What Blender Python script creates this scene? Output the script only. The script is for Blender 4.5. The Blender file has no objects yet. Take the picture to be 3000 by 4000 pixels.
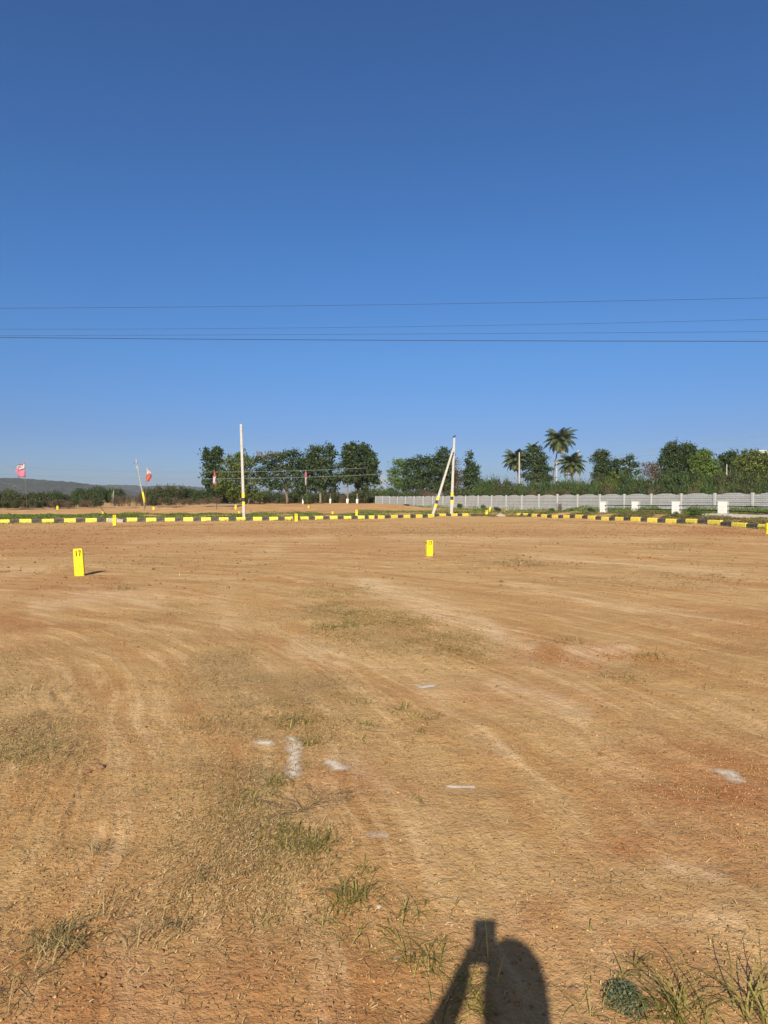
import bpy, bmesh, math, random
import numpy as np
from mathutils import Vector, Matrix

SC = bpy.context.scene
COL = SC.collection
R = math.radians
F = 2667.0
CAM_H = 1.6
TH = math.atan(50 / F)

# ------------------------------------------------------------------ camera, sky, sun
cam_d = bpy.data.cameras.new('camera')
cam_d.sensor_fit = 'VERTICAL'
cam_d.sensor_height = 36
cam_d.lens = 24.0
cam_d.clip_start = 0.02
cam_d.clip_end = 20000
cam = bpy.data.objects.new('camera', cam_d)
COL.objects.link(cam)
cam.location = (0, 0, CAM_H)
cam.rotation_euler = (R(90) - TH, 0, 0)
SC.camera = cam

SUN_EL, SUN_AZ = R(31.8), R(8.9)          # light travels to +Y and a little to +X
SUN_DIR = Vector((math.sin(SUN_AZ) * math.cos(SUN_EL), math.cos(SUN_AZ) * math.cos(SUN_EL), -math.sin(SUN_EL)))
world = bpy.data.worlds.new('World')
SC.world = world
world.use_nodes = True
wn = world.node_tree
bg = wn.nodes['Background']
sky = wn.nodes.new('ShaderNodeTexSky')
sky.sky_type = 'NISHITA'
sky.sun_disc = False
sky.sun_elevation = SUN_EL
sky.sun_rotation = R(180) + SUN_AZ
sky.altitude = 0
sky.air_density = 1.0
sky.dust_density = 0.6
sky.ozone_density = 3.0
# the camera's white balance and the dry-season air: less red and green than the model sky, a little more so low down
tcw = wn.nodes.new('ShaderNodeTexCoord'); spw = wn.nodes.new('ShaderNodeSeparateXYZ'); crw = wn.nodes.new('ShaderNodeValToRGB')
wn.links.new(tcw.outputs['Generated'], spw.inputs[0]); wn.links.new(spw.outputs[2], crw.inputs[0])
e = crw.color_ramp.elements
e[0].position = 0.0; e[0].color = (0.38, 0.46, 0.74, 1)
e[1].position = 0.34; e[1].color = (0.32, 0.575, 0.86, 1)
for p_, c_ in ((0.03, (0.36, 0.47, 0.74, 1)), (0.09, (0.34, 0.44, 0.70, 1)), (0.20, (0.33, 0.54, 0.80, 1)), (0.75, (0.36, 0.55, 0.82, 1))):
    n_ = e.new(p_); n_.color = c_
mxw = wn.nodes.new('ShaderNodeMix'); mxw.data_type = 'RGBA'; mxw.blend_type = 'MULTIPLY'; mxw.inputs['Factor'].default_value = 1
# unseen sun-side sky behind the camera: warm tint added to make shadow fill less blue
mrw = wn.nodes.new('ShaderNodeMapRange'); mrw.interpolation_type = 'SMOOTHSTEP'
mrw.inputs['From Min'].default_value = 0.05; mrw.inputs['From Max'].default_value = -0.55
wn.links.new(spw.outputs[1], mrw.inputs['Value'])
mxs = wn.nodes.new('ShaderNodeMix'); mxs.data_type = 'RGBA'
wn.links.new(mrw.outputs[0], mxs.inputs['Factor']); wn.links.new(crw.outputs[0], mxs.inputs['A']); mxs.inputs['B'].default_value = (0.80, 0.66, 0.50, 1)
wn.links.new(sky.outputs[0], mxw.inputs['A']); wn.links.new(mxs.outputs['Result'], mxw.inputs['B'])
wn.links.new(mxw.outputs['Result'], bg.inputs[0])
bg.inputs[1].default_value = 0.10

sun_d = bpy.data.lights.new('sun', 'SUN')
sun_d.energy = 5.0
sun_d.angle = R(0.53)
sun_d.color = (1.0, 0.92, 0.79)
sun = bpy.data.objects.new('sun', sun_d)
COL.objects.link(sun)
sun.rotation_euler = SUN_DIR.to_track_quat('-Z', 'Y').to_euler()

SC.view_settings.view_transform = 'Standard'
SC.view_settings.look = 'None'
SC.view_settings.exposure = 0.4
SC.view_settings.gamma = 1.0
SC.cycles.max_bounces = 6
SC.cycles.volume_bounces = 0

# ------------------------------------------------------------------ numpy noise
def _hash(ix, iy, seed):
    h = (ix.astype(np.int64) * 374761393 + iy.astype(np.int64) * 668265263 + seed * 144269504) & 0x7fffffff
    h = ((h ^ (h >> 13)) * 1274126177) & 0x7fffffff
    h = h ^ (h >> 16)
    return (h & 0xffff) / 65535.0

def vnoise(x, y, seed=0):
    ix, iy = np.floor(x), np.floor(y)
    fx, fy = x - ix, y - iy
    fx = fx * fx * (3 - 2 * fx); fy = fy * fy * (3 - 2 * fy)
    a = _hash(ix, iy, seed); b = _hash(ix + 1, iy, seed)
    c = _hash(ix, iy + 1, seed); d = _hash(ix + 1, iy + 1, seed)
    return (a + (b - a) * fx) * (1 - fy) + (c + (d - c) * fx) * fy - 0.5

def fbm(x, y, oct=4, seed=0):
    s = 0; a = 1.0
    for i in range(oct):
        s = s + a * vnoise(x * 2 ** i + 17.3 * i, y * 2 ** i - 9.1 * i, seed + i)
        a *= 0.5
    return s

def sstep(a, b, x):
    t = np.clip((x - a) / (b - a), 0, 1)
    return t * t * (3 - 2 * t)

# ------------------------------------------------------------------ photo pixel <-> place
def ray(px, py):
    c = (px - 1500) / F; d = (py - 2000) / F
    fw = math.cos(TH) - d * math.sin(TH)
    dn = math.sin(TH) + d * math.cos(TH)
    return c / fw, -dn / fw

def P(px, py, Y):
    a, b = ray(px, py)
    return Vector((a * Y, Y, CAM_H + b * Y))

def proj(x, y, z):      # numpy
    fw = y * math.cos(TH) - (z - CAM_H) * math.sin(TH)
    up = (z - CAM_H) * math.cos(TH) + y * math.sin(TH)
    fw = np.maximum(fw, 1e-3)
    return 1500 + F * x / fw, 2000 - F * up / fw

# ------------------------------------------------------------------ terrain heights
ctrl = [(0, 0, 0), (-10, 5, 0), (10, 5, 0), (-10, 15, 0), (10, 15, 0), (0, 25, 0), (-20, 25, 0), (14, 22, 0),
        (0, 10, 0), (-6, 10, 0), (6, 10, 0), (0, 18, 0), (-10, 34, 0), (4, 36, 0), (-25, 38, 0), (0, 44, 0), (12, 34, 0),
        (0, -20, 0), (-30, -20, 0), (30, -20, 0), (-40, 10, 0), (40, 5, 0), (60, -60, 0), (-60, -60, 0), (24, 15, 0),
        (-45, 36, 0), (-25.3, 44.9, 0), (-16, 47, 0), (-8, 51, 0), (-1, 54, 0), (4, 58, 0), (8, 63, 0), (12.5, 60, 0),
        (14.3, 57.7, 0), (16, 50, 0), (17.5, 44, 0), (19.3, 37, 0), (22, 28, 0), (11, 52, 0)]
for px, py, Y in [(0, 2014, 60), (500, 2012, 60), (1000, 2010, 62), (1400, 2008, 66), (300, 1996, 74), (900, 1990, 76),
                  (1300, 1985, 82), (1200, 1971, 93), (1100, 1971, 93), (1380, 1969, 96), (900, 1972, 92), (1000, 1971, 92),
                  (700, 1979, 88), (500, 1983, 88), (200, 1987, 88), (0, 1991, 86), (1300, 1968, 96), (1200, 1966, 104),
                  (1380, 1965, 104), (950, 1967, 102), (1470, 1978, 122), (1620, 1982, 108), (1780, 1985, 98),
                  (1921, 1991, 88), (2187, 1995, 75), (2456, 2000, 65), (2677, 2001, 58.5), (2941, 2003, 52),
                  (2826, 2012, 45), (2640, 2007, 50), (2484, 2003, 56), (2358, 2000, 62), (3200, 2010, 44),
                  (1550, 1999, 80), (1750, 2002, 75), (2000, 2004, 74), (380, 1962, 170), (200, 1975, 110),
                  (500, 1965, 150), (0, 1985, 100), (-800, 1990, 90)]:
    v = P(px, py, Y); ctrl.append((v.x, v.y, v.z))
for x in (-900, -300, 0, 300, 900):
    for y in (260, 600, 1500):
        ctrl.append((x, y, 0.5))
CT = np.array(ctrl)

def H0(x, y):
    x = np.asarray(x, float); y = np.asarray(y, float)
    num = np.zeros_like(x + y); den = np.zeros_like(num)
    for cx, cy, cz in CT:
        w = 1.0 / ((x - cx) ** 2 + (y - cy) ** 2 + 6.0) ** 2
        num += w * cz; den += w
    return num / den

def H(x, y):
    x = np.asarray(x, float); y = np.asarray(y, float)
    z = H0(x, y)
    r = np.hypot(x, y)
    near = 1 - sstep(9, 22, r)
    z = z + near * (0.030 * fbm(x * 0.8, y * 0.8, 4, 3)) + near * 0.010 * fbm(x * 5, y * 5, 4, 8)
    z = z + ruts(x, y)
    mid = sstep(10, 20, r) * (1 - sstep(300, 800, r))
    z = z + mid * 0.035 * fbm(x * 0.6, y * 0.9, 4, 5)
    kerbdist = sstep(53, 62, y + 0.0 * x)
    mound = kerbdist * (1 - sstep(100, 125, y))
    z = z + mound * 0.16 * fbm(x * 0.35, y * 0.6, 4, 11)
    return z

RUT_PX = [[(0, 3720), (60, 3560), (110, 3500)], [(20, 3900), (60, 3700), (100, 3520)], [(200, 3890), (330, 3700), (430, 3400), (470, 3200)], [(240, 3300), (330, 3080), (420, 2950)],
          [(60, 3300), (230, 3060), (330, 2900)], [(400, 3960), (440, 3700)], [(150, 2720), (220, 2820), (245, 2930)], [(215, 2690), (280, 2770)], [(310, 3620), (420, 3420)],
          [(500, 3960), (600, 3850)], [(1050, 2245), (1400, 2330)], [(1100, 2200), (1600, 2200)], [(2200, 2500), (2480, 2590), (2700, 2600)], [(1400, 2150), (2100, 2240)], [(2100, 2110), (2900, 2140)],
          [(2000, 2330), (2500, 2420), (3000, 2560)], [(1000, 2150), (1900, 2140)], [(2300, 2350), (2800, 2430)], [(120, 2260), (240, 2210)], [(0, 2200), (130, 2190)], [(1650, 2180), (1760, 2210), (2100, 2230)]]
RUTS = []
for pl_ in RUT_PX:
    q_ = []
    for (px_, py_) in pl_:
        a_, b_ = ray(px_, py_); Y_ = -CAM_H / b_; q_.append((a_ * Y_, Y_))
    RUTS.append(q_)
def ruts(x, y):
    z = np.zeros_like(x)
    wob = 0.10 * vnoise(x * 2.2, y * 2.2, 77)
    for q_ in RUTS:
        xs_ = [p[0] for p in q_]; ys_ = [p[1] for p in q_]; sc = 0.0045 * max(ys_) + 0.004
        m_ = (x > min(xs_) - 1) & (x < max(xs_) + 1) & (y > min(ys_) - 1) & (y < max(ys_) + 1)
        if not m_.any(): continue
        X_, Y_ = x[m_] + wob[m_] * .6, y[m_] + wob[m_] * .4; best = np.full(X_.shape, 9.0)
        for (a, b), (c, d) in zip(q_[:-1], q_[1:]):
            t = np.clip(((X_ - a) * (c - a) + (Y_ - b) * (d - b)) / ((c - a) ** 2 + (d - b) ** 2), 0, 1)
            best = np.minimum(best, np.hypot(X_ - a - t * (c - a), Y_ - b - t * (d - b)))
        n_ = 0.6 + 1.2 * vnoise(X_ * 6, Y_ * 6, 78)
        z[m_] += 0.30 * n_ * sc * (-1.0 * np.exp(-(best / sc) ** 2) + 0.8 * np.exp(-((best - 1.8 * sc) / sc) ** 2))
    return z

def Hs(x, y):
    return float(H(np.array([x]), np.array([y]))[0])

_ys = np.concatenate([np.arange(1.2, 30, 0.05), np.arange(30, 140, 0.25)])
def gp(px, py, default=None):
    a, b = ray(px, py)
    zz = CAM_H + b * _ys
    hh = H(a * _ys, _ys)
    k = np.nonzero(zz <= hh)[0]
    if len(k) == 0:
        Y = default or 100.0
    else:
        Y = float(_ys[k[0]])
    return Vector((a * Y, Y, Hs(a * Y, Y)))

# ------------------------------------------------------------------ object helpers
def link(o, parent=None):
    COL.objects.link(o)
    if parent is not None:
        o.parent = parent
    return o

def tag(o, label=None, cat=None, group=None, kind=None):
    if label: o['label'] = label
    if cat: o['category'] = cat
    if group: o['group'] = group
    if kind: o['kind'] = kind
    return o

def thing(name, label, cat, loc=(0, 0, 0), rotz=0, group=None):
    o = bpy.data.objects.new(name, None)
    o.empty_display_size = 0.3
    COL.objects.link(o)
    o.location = loc; o.rotation_euler = (0, 0, rotz)
    return tag(o, label, cat, group)

def copy_tree(o, parent=None):
    c = o.copy(); COL.objects.link(c); c.parent = parent
    for ch in list(o.children):
        copy_tree(ch, c)
    return c

def mesh_np(name, V, faces, mat, parent=None, smooth=False):
    """V (n,3) array; faces (m,k) array of same size polygons or list of such arrays."""
    me = bpy.data.meshes.new(name)
    V = np.asarray(V, np.float32)
    if not isinstance(faces, list): faces = [faces]
    faces = [np.asarray(f, np.int32) for f in faces if len(f)]
    me.vertices.add(len(V)); me.vertices.foreach_set('co', V.ravel())
    nl = sum(f.size for f in faces); nf = sum(len(f) for f in faces)
    me.loops.add(nl); me.polygons.add(nf)
    me.loops.foreach_set('vertex_index', np.concatenate([f.ravel() for f in faces]))
    starts = []; tot = []; k = 0
    for f in faces:
        starts.append(k + np.arange(len(f)) * f.shape[1]); tot.append(np.full(len(f), f.shape[1])); k += f.size
    me.polygons.foreach_set('loop_start', np.concatenate(starts).astype(np.int32))
    me.polygons.foreach_set('loop_total', np.concatenate(tot).astype(np.int32))
    me.update(calc_edges=True)
    if mat: me.materials.append(mat)
    if smooth: me.polygons.foreach_set('use_smooth', np.ones(nf, bool))
    o = bpy.data.objects.new(name, me)
    return link(o, parent)

class MB:
    """collects shapes and links them as ONE mesh object"""
    def __init__(s): s.v = []; s.f = []
    def add(s, vs, fs):
        n = len(s.v); s.v += [tuple(v) for v in vs]; s.f += [tuple(i + n for i in f) for f in fs]
    def box(s, c, d, rot=None, taper=1.0):
        c = Vector(c); vs = []
        for z in (-1, 1):
            t = taper if z > 0 else 1.0
            for x, y in ((-1, -1), (1, -1), (1, 1), (-1, 1)):
                p = Vector((x * d[0] / 2 * t, y * d[1] / 2 * t, z * d[2] / 2))
                if rot: p = rot @ p
                vs.append(c + p)
        s.add(vs, [(3, 2, 1, 0), (4, 5, 6, 7), (0, 1, 5, 4), (1, 2, 6, 5), (2, 3, 7, 6), (3, 0, 4, 7)])
    def tube(s, pts, rad, n=8, square=False):
        pts = [Vector(p) for p in pts]
        if not hasattr(rad, '__len__'): rad = [rad] * len(pts)
        rings = []
        up0 = Vector((0, 0, 1))
        for i, p in enumerate(pts):
            a = pts[max(i - 1, 0)]; b = pts[min(i + 1, len(pts) - 1)]
            t = (b - a).normalized()
            ref = Vector((0, 1, 0)) if abs(t.z) > 0.8 else up0
            u = t.cross(ref).normalized(); w = t.cross(u).normalized()
            ring = []
            for k in range(n):
                an = 2 * math.pi * (k + (0.5 if n == 4 else 0)) / n
                ring.append(p + (u * math.cos(an) + w * math.sin(an)) * rad[i])
            rings.append(ring)
        vs = [v for r in rings for v in r]; fs = []
        for i in range(len(pts) - 1):
            for k in range(n):
                a = i * n + k; b = i * n + (k + 1) % n
                fs.append((a, b, b + n, a + n))
        fs.append(tuple(range(n))[::-1]); fs.append(tuple((len(pts) - 1) * n + k for k in range(n)))
        s.add(vs, fs)
    def build(s, name, mat, parent=None, smooth=False, bevel=0):
        me = bpy.data.meshes.new(name)
        me.from_pydata(s.v, [], s.f); me.materials.append(mat)
        bm = bmesh.new(); bm.from_mesh(me)
        bmesh.ops.recalc_face_normals(bm, faces=bm.faces)
        if bevel: bmesh.ops.bevel(bm, geom=list(bm.edges), offset=bevel, segments=2, affect='EDGES')
        bm.to_mesh(me); bm.free()
        if smooth: me.polygons.foreach_set('use_smooth', [True] * len(me.polygons))
        me.update()
        return link(bpy.data.objects.new(name, me), parent)

# ------------------------------------------------------------------ materials
def NN(nt, t, **kw):
    n = nt.nodes.new(t)
    for k, v in kw.items(): setattr(n, k, v)
    return n

def mat_simple(name, col, rough=0.8, var=0.15, scale=8.0, bump=0.0, metallic=0.0, col2=None, col2_amt=0.3, spec=0.3, bscale=None):
    m = bpy.data.materials.new(name); m.use_nodes = True
    nt = m.node_tree; b = nt.nodes['Principled BSDF']
    b.inputs['Roughness'].default_value = rough; b.inputs['Metallic'].default_value = metallic
    b.inputs['Specular IOR Level'].default_value = spec
    tc = NN(nt, 'ShaderNodeTexCoord')
    no = NN(nt, 'ShaderNodeTexNoise'); no.inputs['Scale'].default_value = scale; no.inputs['Detail'].default_value = 6
    no.inputs['Roughness'].default_value = 0.65
    nt.links.new(tc.outputs['Object'], no.inputs['Vector'])
    ramp = NN(nt, 'ShaderNodeMapRange')
    ramp.inputs['From Min'].default_value = 0.3; ramp.inputs['From Max'].default_value = 0.7
    ramp.inputs['To Min'].default_value = 1 - var; ramp.inputs['To Max'].default_value = 1 + var
    nt.links.new(no.outputs['Fac'], ramp.inputs['Value'])
    hsv = NN(nt, 'ShaderNodeHueSaturation'); hsv.inputs['Color'].default_value = (*col, 1)
    nt.links.new(ramp.outputs[0], hsv.inputs['Value'])
    out = hsv.outputs[0]
    if col2:
        n2 = NN(nt, 'ShaderNodeTexNoise'); n2.inputs['Scale'].default_value = scale * 2.3; n2.inputs['Detail'].default_value = 8
        n2.inputs['Roughness'].default_value = 0.7
        nt.links.new(tc.outputs['Object'], n2.inputs['Vector'])
        mr = NN(nt, 'ShaderNodeMapRange'); mr.inputs['From Min'].default_value = 0.62 - col2_amt * 0.3; mr.inputs['From Max'].default_value = 0.72 - col2_amt * 0.25
        nt.links.new(n2.outputs['Fac'], mr.inputs['Value'])
        mx = NN(nt, 'ShaderNodeMix', data_type='RGBA'); mx.inputs['B'].default_value = (*col2, 1)
        nt.links.new(mr.outputs[0], mx.inputs['Factor']); nt.links.new(out, mx.inputs['A']); out = mx.outputs['Result']
    nt.links.new(out, b.inputs['Base Color'])
    if bump:
        bn = NN(nt, 'ShaderNodeTexNoise'); bn.inputs['Scale'].default_value = bscale or scale * 3; bn.inputs['Detail'].default_value = 5
        nt.links.new(tc.outputs['Object'], bn.inputs['Vector'])
        bp = NN(nt, 'ShaderNodeBump'); bp.inputs['Strength'].default_value = 0.6; bp.inputs['Distance'].default_value = bump
        nt.links.new(bn.outputs['Fac'], bp.inputs['Height']); nt.links.new(bp.outputs[0], b.inputs['Normal'])
    return m

def mat_leaf(name, c1, c2, c3=None, trans=0.25, rough=0.6):
    """per-leaf colour between c1 and c2 (and now and then c3)"""
    m = bpy.data.materials.new(name); m.use_nodes = True
    nt = m.node_tree; b = nt.nodes['Principled BSDF']
    b.inputs['Roughness'].default_value = rough; b.inputs['Specular IOR Level'].default_value = 0.25
    g = NN(nt, 'ShaderNodeNewGeometry')
    cr = NN(nt, 'ShaderNodeValToRGB')
    e = cr.color_ramp.elements
    e[0].color = (*c1, 1); e[0].position = 0.0
    e[1].color = (*c2, 1); e[1].position = 0.9
    if c3:
        n = e.new(1.0); n.color = (*c3, 1)
    nt.links.new(g.outputs['Random Per Island'], cr.inputs[0])
    nt.links.new(cr.outputs[0], b.inputs['Base Color'])
    if trans:
        tr = NN(nt, 'ShaderNodeBsdfTranslucent'); nt.links.new(cr.outputs[0], tr.inputs[0])
        mx = NN(nt, 'ShaderNodeMixShader'); mx.inputs[0].default_value = trans
        nt.links.new(b.outputs[0], mx.inputs[1]); nt.links.new(tr.outputs[0], mx.inputs[2])
        nt.links.new(mx.outputs[0], nt.nodes['Material Output'].inputs['Surface'])
    return m

def ground_mat():
    m = bpy.data.materials.new('red_dirt'); m.use_nodes = True
    nt = m.node_tree; b = nt.nodes['Principled BSDF']; L = nt.links.new
    b.inputs['Roughness'].default_value = 0.95; b.inputs['Specular IOR Level'].default_value = 0.12
    tc = NN(nt, 'ShaderNodeTexCoord')
    def noise(scale, detail, rough=0.6, vec=None, dist=0.0):
        n = NN(nt, 'ShaderNodeTexNoise'); n.inputs['Scale'].default_value = scale; n.inputs['Detail'].default_value = detail
        n.inputs['Roughness'].default_value = rough; n.inputs['Distortion'].default_value = dist
        L(vec or tc.outputs['Object'], n.inputs['Vector']); return n.outputs['Fac']
    def mrange(v, a, c, lo=0.0, hi=1.0):
        n = NN(nt, 'ShaderNodeMapRange'); L(v, n.inputs['Value'])
        n.inputs['From Min'].default_value = a; n.inputs['From Max'].default_value = c
        n.inputs['To Min'].default_value = lo; n.inputs['To Max'].default_value = hi; return n.outputs[0]
    def math_(op, a, c=None):
        n = NN(nt, 'ShaderNodeMath', operation=op)
        for i, v in enumerate((a, c)):
            if v is None: continue
            if isinstance(v, (int, float)): n.inputs[i].default_value = v
            else: L(v, n.inputs[i])
        return n.outputs[0]
    def mix(f, a, c):
        n = NN(nt, 'ShaderNodeMix', data_type='RGBA')
        if isinstance(f, (int, float)): n.inputs['Factor'].default_value = f
        else: L(f, n.inputs['Factor'])
        for k, v in (('A', a), ('B', c)):
            if isinstance(v, tuple): n.inputs[k].default_value = (*v, 1)
            else: L(v, n.inputs[k])
        return n.outputs['Result']
    at = NN(nt, 'ShaderNodeAttribute', attribute_name='dirt')
    sep = NN(nt, 'ShaderNodeSeparateColor'); L(at.outputs['Color'], sep.inputs[0])
    red, pale, olive = sep.outputs[0], sep.outputs[1], sep.outputs[2]
    # arcs left by grader and wheels: noise in polar coordinates round a point on the left of the plot
    sub = NN(nt, 'ShaderNodeVectorMath', operation='SUBTRACT'); L(tc.outputs['Object'], sub.inputs[0]); sub.inputs[1].default_value = (-11, 1, 0)
    sx = NN(nt, 'ShaderNodeSeparateXYZ'); L(sub.outputs[0], sx.inputs[0])
    rr = math_('SQRT', math_('ADD', math_('POWER', sx.outputs[0], 2.0), math_('POWER', sx.outputs[1], 2.0)))
    thn = math_('ARCTAN2', sx.outputs[1], sx.outputs[0])
    wob = math_('MULTIPLY', noise(0.25, 2), 1.3)
    rw = math_('ADD', rr, wob)
    def streak(kr, kt, detail, rough=0.65):
        cb = NN(nt, 'ShaderNodeCombineXYZ'); L(math_('MULTIPLY', rw, kr), cb.inputs[0]); L(math_('MULTIPLY', thn, kt), cb.inputs[1])
        return noise(1.0, detail, rough, cb.outputs[0])
    st1 = streak(1.6, 3.0, 6); st2 = streak(7.0, 6.0, 5, 0.7); st3 = streak(0.5, 1.5, 4)
    big = noise(0.22, 7, 0.62, dist=0.4); med = noise(1.7, 8, 0.68); fine = noise(14, 6, 0.7); grain = noise(90, 4, 0.7)
    col = mix(mrange(big, 0.35, 0.65), (0.435, 0.262, 0.108), (0.525, 0.342, 0.155))
    col = mix(math_('MULTIPLY', mrange(st1, 0.45, 0.64), 0.8), col, (0.385, 0.19, 0.066))
    col = mix(math_('MULTIPLY', mrange(st2, 0.50, 0.66), 0.7), col, (0.66, 0.44, 0.225))
    col = mix(math_('MULTIPLY', mrange(med, 0.50, 0.70), 0.5), col, (0.35, 0.18, 0.068))
    mpf = NN(nt, 'ShaderNodeMapping'); mpf.inputs['Scale'].default_value = (0.35, 2.2, 1); mpf.inputs['Rotation'].default_value = (0, 0, 0.12); L(tc.outputs['Object'], mpf.inputs['Vector'])
    st4 = noise(1.0, 9, 0.72, mpf.outputs[0])
    farm = mrange(sx.outputs[1], 4.0, 14.0)
    col = mix(math_('MULTIPLY', math_('MULTIPLY', mrange(st4, 0.50, 0.62), 0.5), farm), col, (0.33, 0.185, 0.075))
    col = mix(math_('MULTIPLY', math_('MULTIPLY', mrange(st4, 0.44, 0.36), 0.35), farm), col, (0.64, 0.43, 0.21))
    rf = math_('MULTIPLY', red, mrange(med, 0.30, 0.60, 0.15, 1.0))
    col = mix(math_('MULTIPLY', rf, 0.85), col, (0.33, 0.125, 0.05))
    pf = math_('MULTIPLY', pale, mrange(math_('ADD', math_('MULTIPLY', st2, 0.6), math_('MULTIPLY', med, 0.4)), 0.38, 0.56))
    col = mix(math_('MULTIPLY', pf, 0.62), col, (0.78, 0.58, 0.36))
    of = math_('MULTIPLY', olive, mrange(fine, 0.38, 0.58, 0.25, 1.0))
    col = mix(math_('MULTIPLY', of, 0.5), col, (0.34, 0.225, 0.095))
    of2 = math_('MULTIPLY', olive, mrange(grain, 0.55, 0.70))
    col = mix(math_('MULTIPLY', of2, 0.7), col, (0.62, 0.46, 0.23))
    # dark crumbs and pale grit
    vo = NN(nt, 'ShaderNodeTexVoronoi'); vo.inputs['Scale'].default_value = 55; L(tc.outputs['Object'], vo.inputs['Vector'])
    vs = NN(nt, 'ShaderNodeSeparateColor'); L(vo.outputs['Color'], vs.inputs[0])
    grit = math_('MULTIPLY', mrange(vo.outputs['Distance'], 0.30, 0.18), mrange(vs.outputs[0], 0.88, 0.95))
    col = mix(math_('MULTIPLY', grit, 0.45), col, (0.72, 0.55, 0.34))
    crumb = math_('MULTIPLY', mrange(vo.outputs['Distance'], 0.36, 0.22), mrange(vs.outputs[1], 0.80, 0.86))
    col = mix(math_('MULTIPLY', crumb, 0.5), col, (0.22, 0.11, 0.05))
    vmul = NN(nt, 'ShaderNodeHueSaturation'); L(col, vmul.inputs['Color'])
    L(math_('ADD', mrange(fine, 0.3, 0.7, 0.48, 0.63), mrange(grain, 0.25, 0.75, 0.46, 0.65)), vmul.inputs['Value'])
    L(vmul.outputs[0], b.inputs['Base Color'])
    mid3 = noise(36, 5, 0.72)
    h = math_('ADD', math_('MULTIPLY', med, 0.05), math_('MULTIPLY', fine, 0.017))
    h = math_('ADD', h, math_('MULTIPLY', mid3, 0.013))
    h = math_('ADD', h, math_('MULTIPLY', grain, 0.005))
    h = math_('ADD', h, math_('MULTIPLY', math_('ADD', grit, crumb), 0.008))
    h = math_('ADD', h, math_('MULTIPLY', st2, 0.012))
    h = math_('ADD', h, math_('MULTIPLY', math_('MULTIPLY', olive, noise(46, 5, 0.75)), 0.03))
    bp = NN(nt, 'ShaderNodeBump'); bp.inputs['Strength'].default_value = 1.0; bp.inputs['Distance'].default_value = 1.0
    L(h, bp.inputs['Height']); L(bp.outputs[0], b.inputs['Normal'])
    return m

M = {}
M['ground'] = ground_mat()
M['yellow'] = mat_simple('yellow_paint', (0.78, 0.58, 0.015), 0.65, 0.14, 7, 0.006, col2=(0.50, 0.33, 0.08), col2_amt=0.28)
M['kyellow'] = mat_simple('kerb_yellow_paint', (0.80, 0.66, 0.09), 0.7, 0.12, 4, 0.008, col2=(0.45, 0.30, 0.12), col2_amt=0.42)
M['kblack'] = mat_simple('kerb_black_paint', (0.05, 0.051, 0.056), 0.7, 0.3, 4, 0.006, col2=(0.18, 0.13, 0.085), col2_amt=0.45)
M['black'] = mat_simple('black_paint', (0.012, 0.012, 0.014), 0.5, 0.2, 10)
M['concrete'] = mat_simple('pole_concrete', (0.44, 0.43, 0.40), 0.85, 0.10, 3, 0.004, col2=(0.38, 0.36, 0.32), col2_amt=0.15)
M['pyellow'] = mat_simple('pole_yellow', (0.82, 0.55, 0.015), 0.6, 0.1, 4)
M['pblack'] = mat_simple('pole_black', (0.03, 0.03, 0.035), 0.6, 0.2, 4)
M['slab'] = mat_simple('slab_concrete', (0.36, 0.34, 0.31), 0.9, 0.2, 5, 0.01, col2=(0.3, 0.2, 0.12))
M['white'] = mat_simple('white_paint', (0.58, 0.58, 0.58), 0.7, 0.08, 2.5, 0.002, col2=(0.42, 0.36, 0.28), col2_amt=0.2)
M['rod'] = mat_simple('rusty_iron', (0.06, 0.04, 0.03), 0.8, 0.3, 20)
M['wire'] = mat_simple('wire', (0.03, 0.035, 0.045), 0.5, 0.05, 1)
M['farwire'] = mat_simple('aluminium_wire', (0.20, 0.21, 0.23), 0.5, 0.05, 1)
M['steel'] = mat_simple('galvanised_steel', (0.30, 0.31, 0.32), 0.6, 0.1, 1)
M['bark'] = mat_simple('grey_brown_bark', (0.16, 0.12, 0.085), 0.95, 0.3, 6, 0.02)
M['palebark'] = mat_simple('pale_bark', (0.20, 0.16, 0.11), 0.95, 0.3, 6, 0.02)
M['lime'] = mat_simple('whitewash', (0.72, 0.70, 0.66), 0.9, 0.1, 6)
M['bamboo'] = mat_simple('weathered_wood', (0.20, 0.16, 0.11), 0.85, 0.25, 8)
M['leaf_dark'] = mat_leaf('dark_leaves', (0.022, 0.042, 0.014), (0.068, 0.105, 0.034), (0.15, 0.19, 0.08), 0.22)
M['leaf_mid'] = mat_leaf('mid_green_leaves', (0.035, 0.065, 0.018), (0.085, 0.13, 0.035), (0.16, 0.19, 0.06), 0.25)
M['leaf_olive'] = mat_leaf('olive_leaves', (0.05, 0.08, 0.018), (0.15, 0.19, 0.04), (0.24, 0.25, 0.07), 0.3)
M['leaf_bright'] = mat_leaf('bright_leaves', (0.06, 0.11, 0.02), (0.17, 0.25, 0.05), (0.26, 0.30, 0.10), 0.35)
M['leaf_grey'] = mat_leaf('scrub_leaves', (0.035, 0.045, 0.018), (0.085, 0.10, 0.038), (0.14, 0.13, 0.06), 0.2)
M['leaf_brown'] = mat_leaf('dry_twigs', (0.075, 0.055, 0.035), (0.16, 0.12, 0.075), (0.22, 0.17, 0.11), 0.1)
M['palm_leaf'] = mat_leaf('palm_leaflets', (0.05, 0.075, 0.03), (0.12, 0.15, 0.06), (0.20, 0.20, 0.09), 0.25)
M['palm_dry'] = mat_leaf('dry_palm_leaflets', (0.18, 0.14, 0.05), (0.32, 0.26, 0.09), None, 0.25)
M['grass'] = mat_leaf('green_weeds', (0.065, 0.11, 0.025), (0.17, 0.24, 0.055), (0.30, 0.28, 0.09), 0.3)
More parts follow.
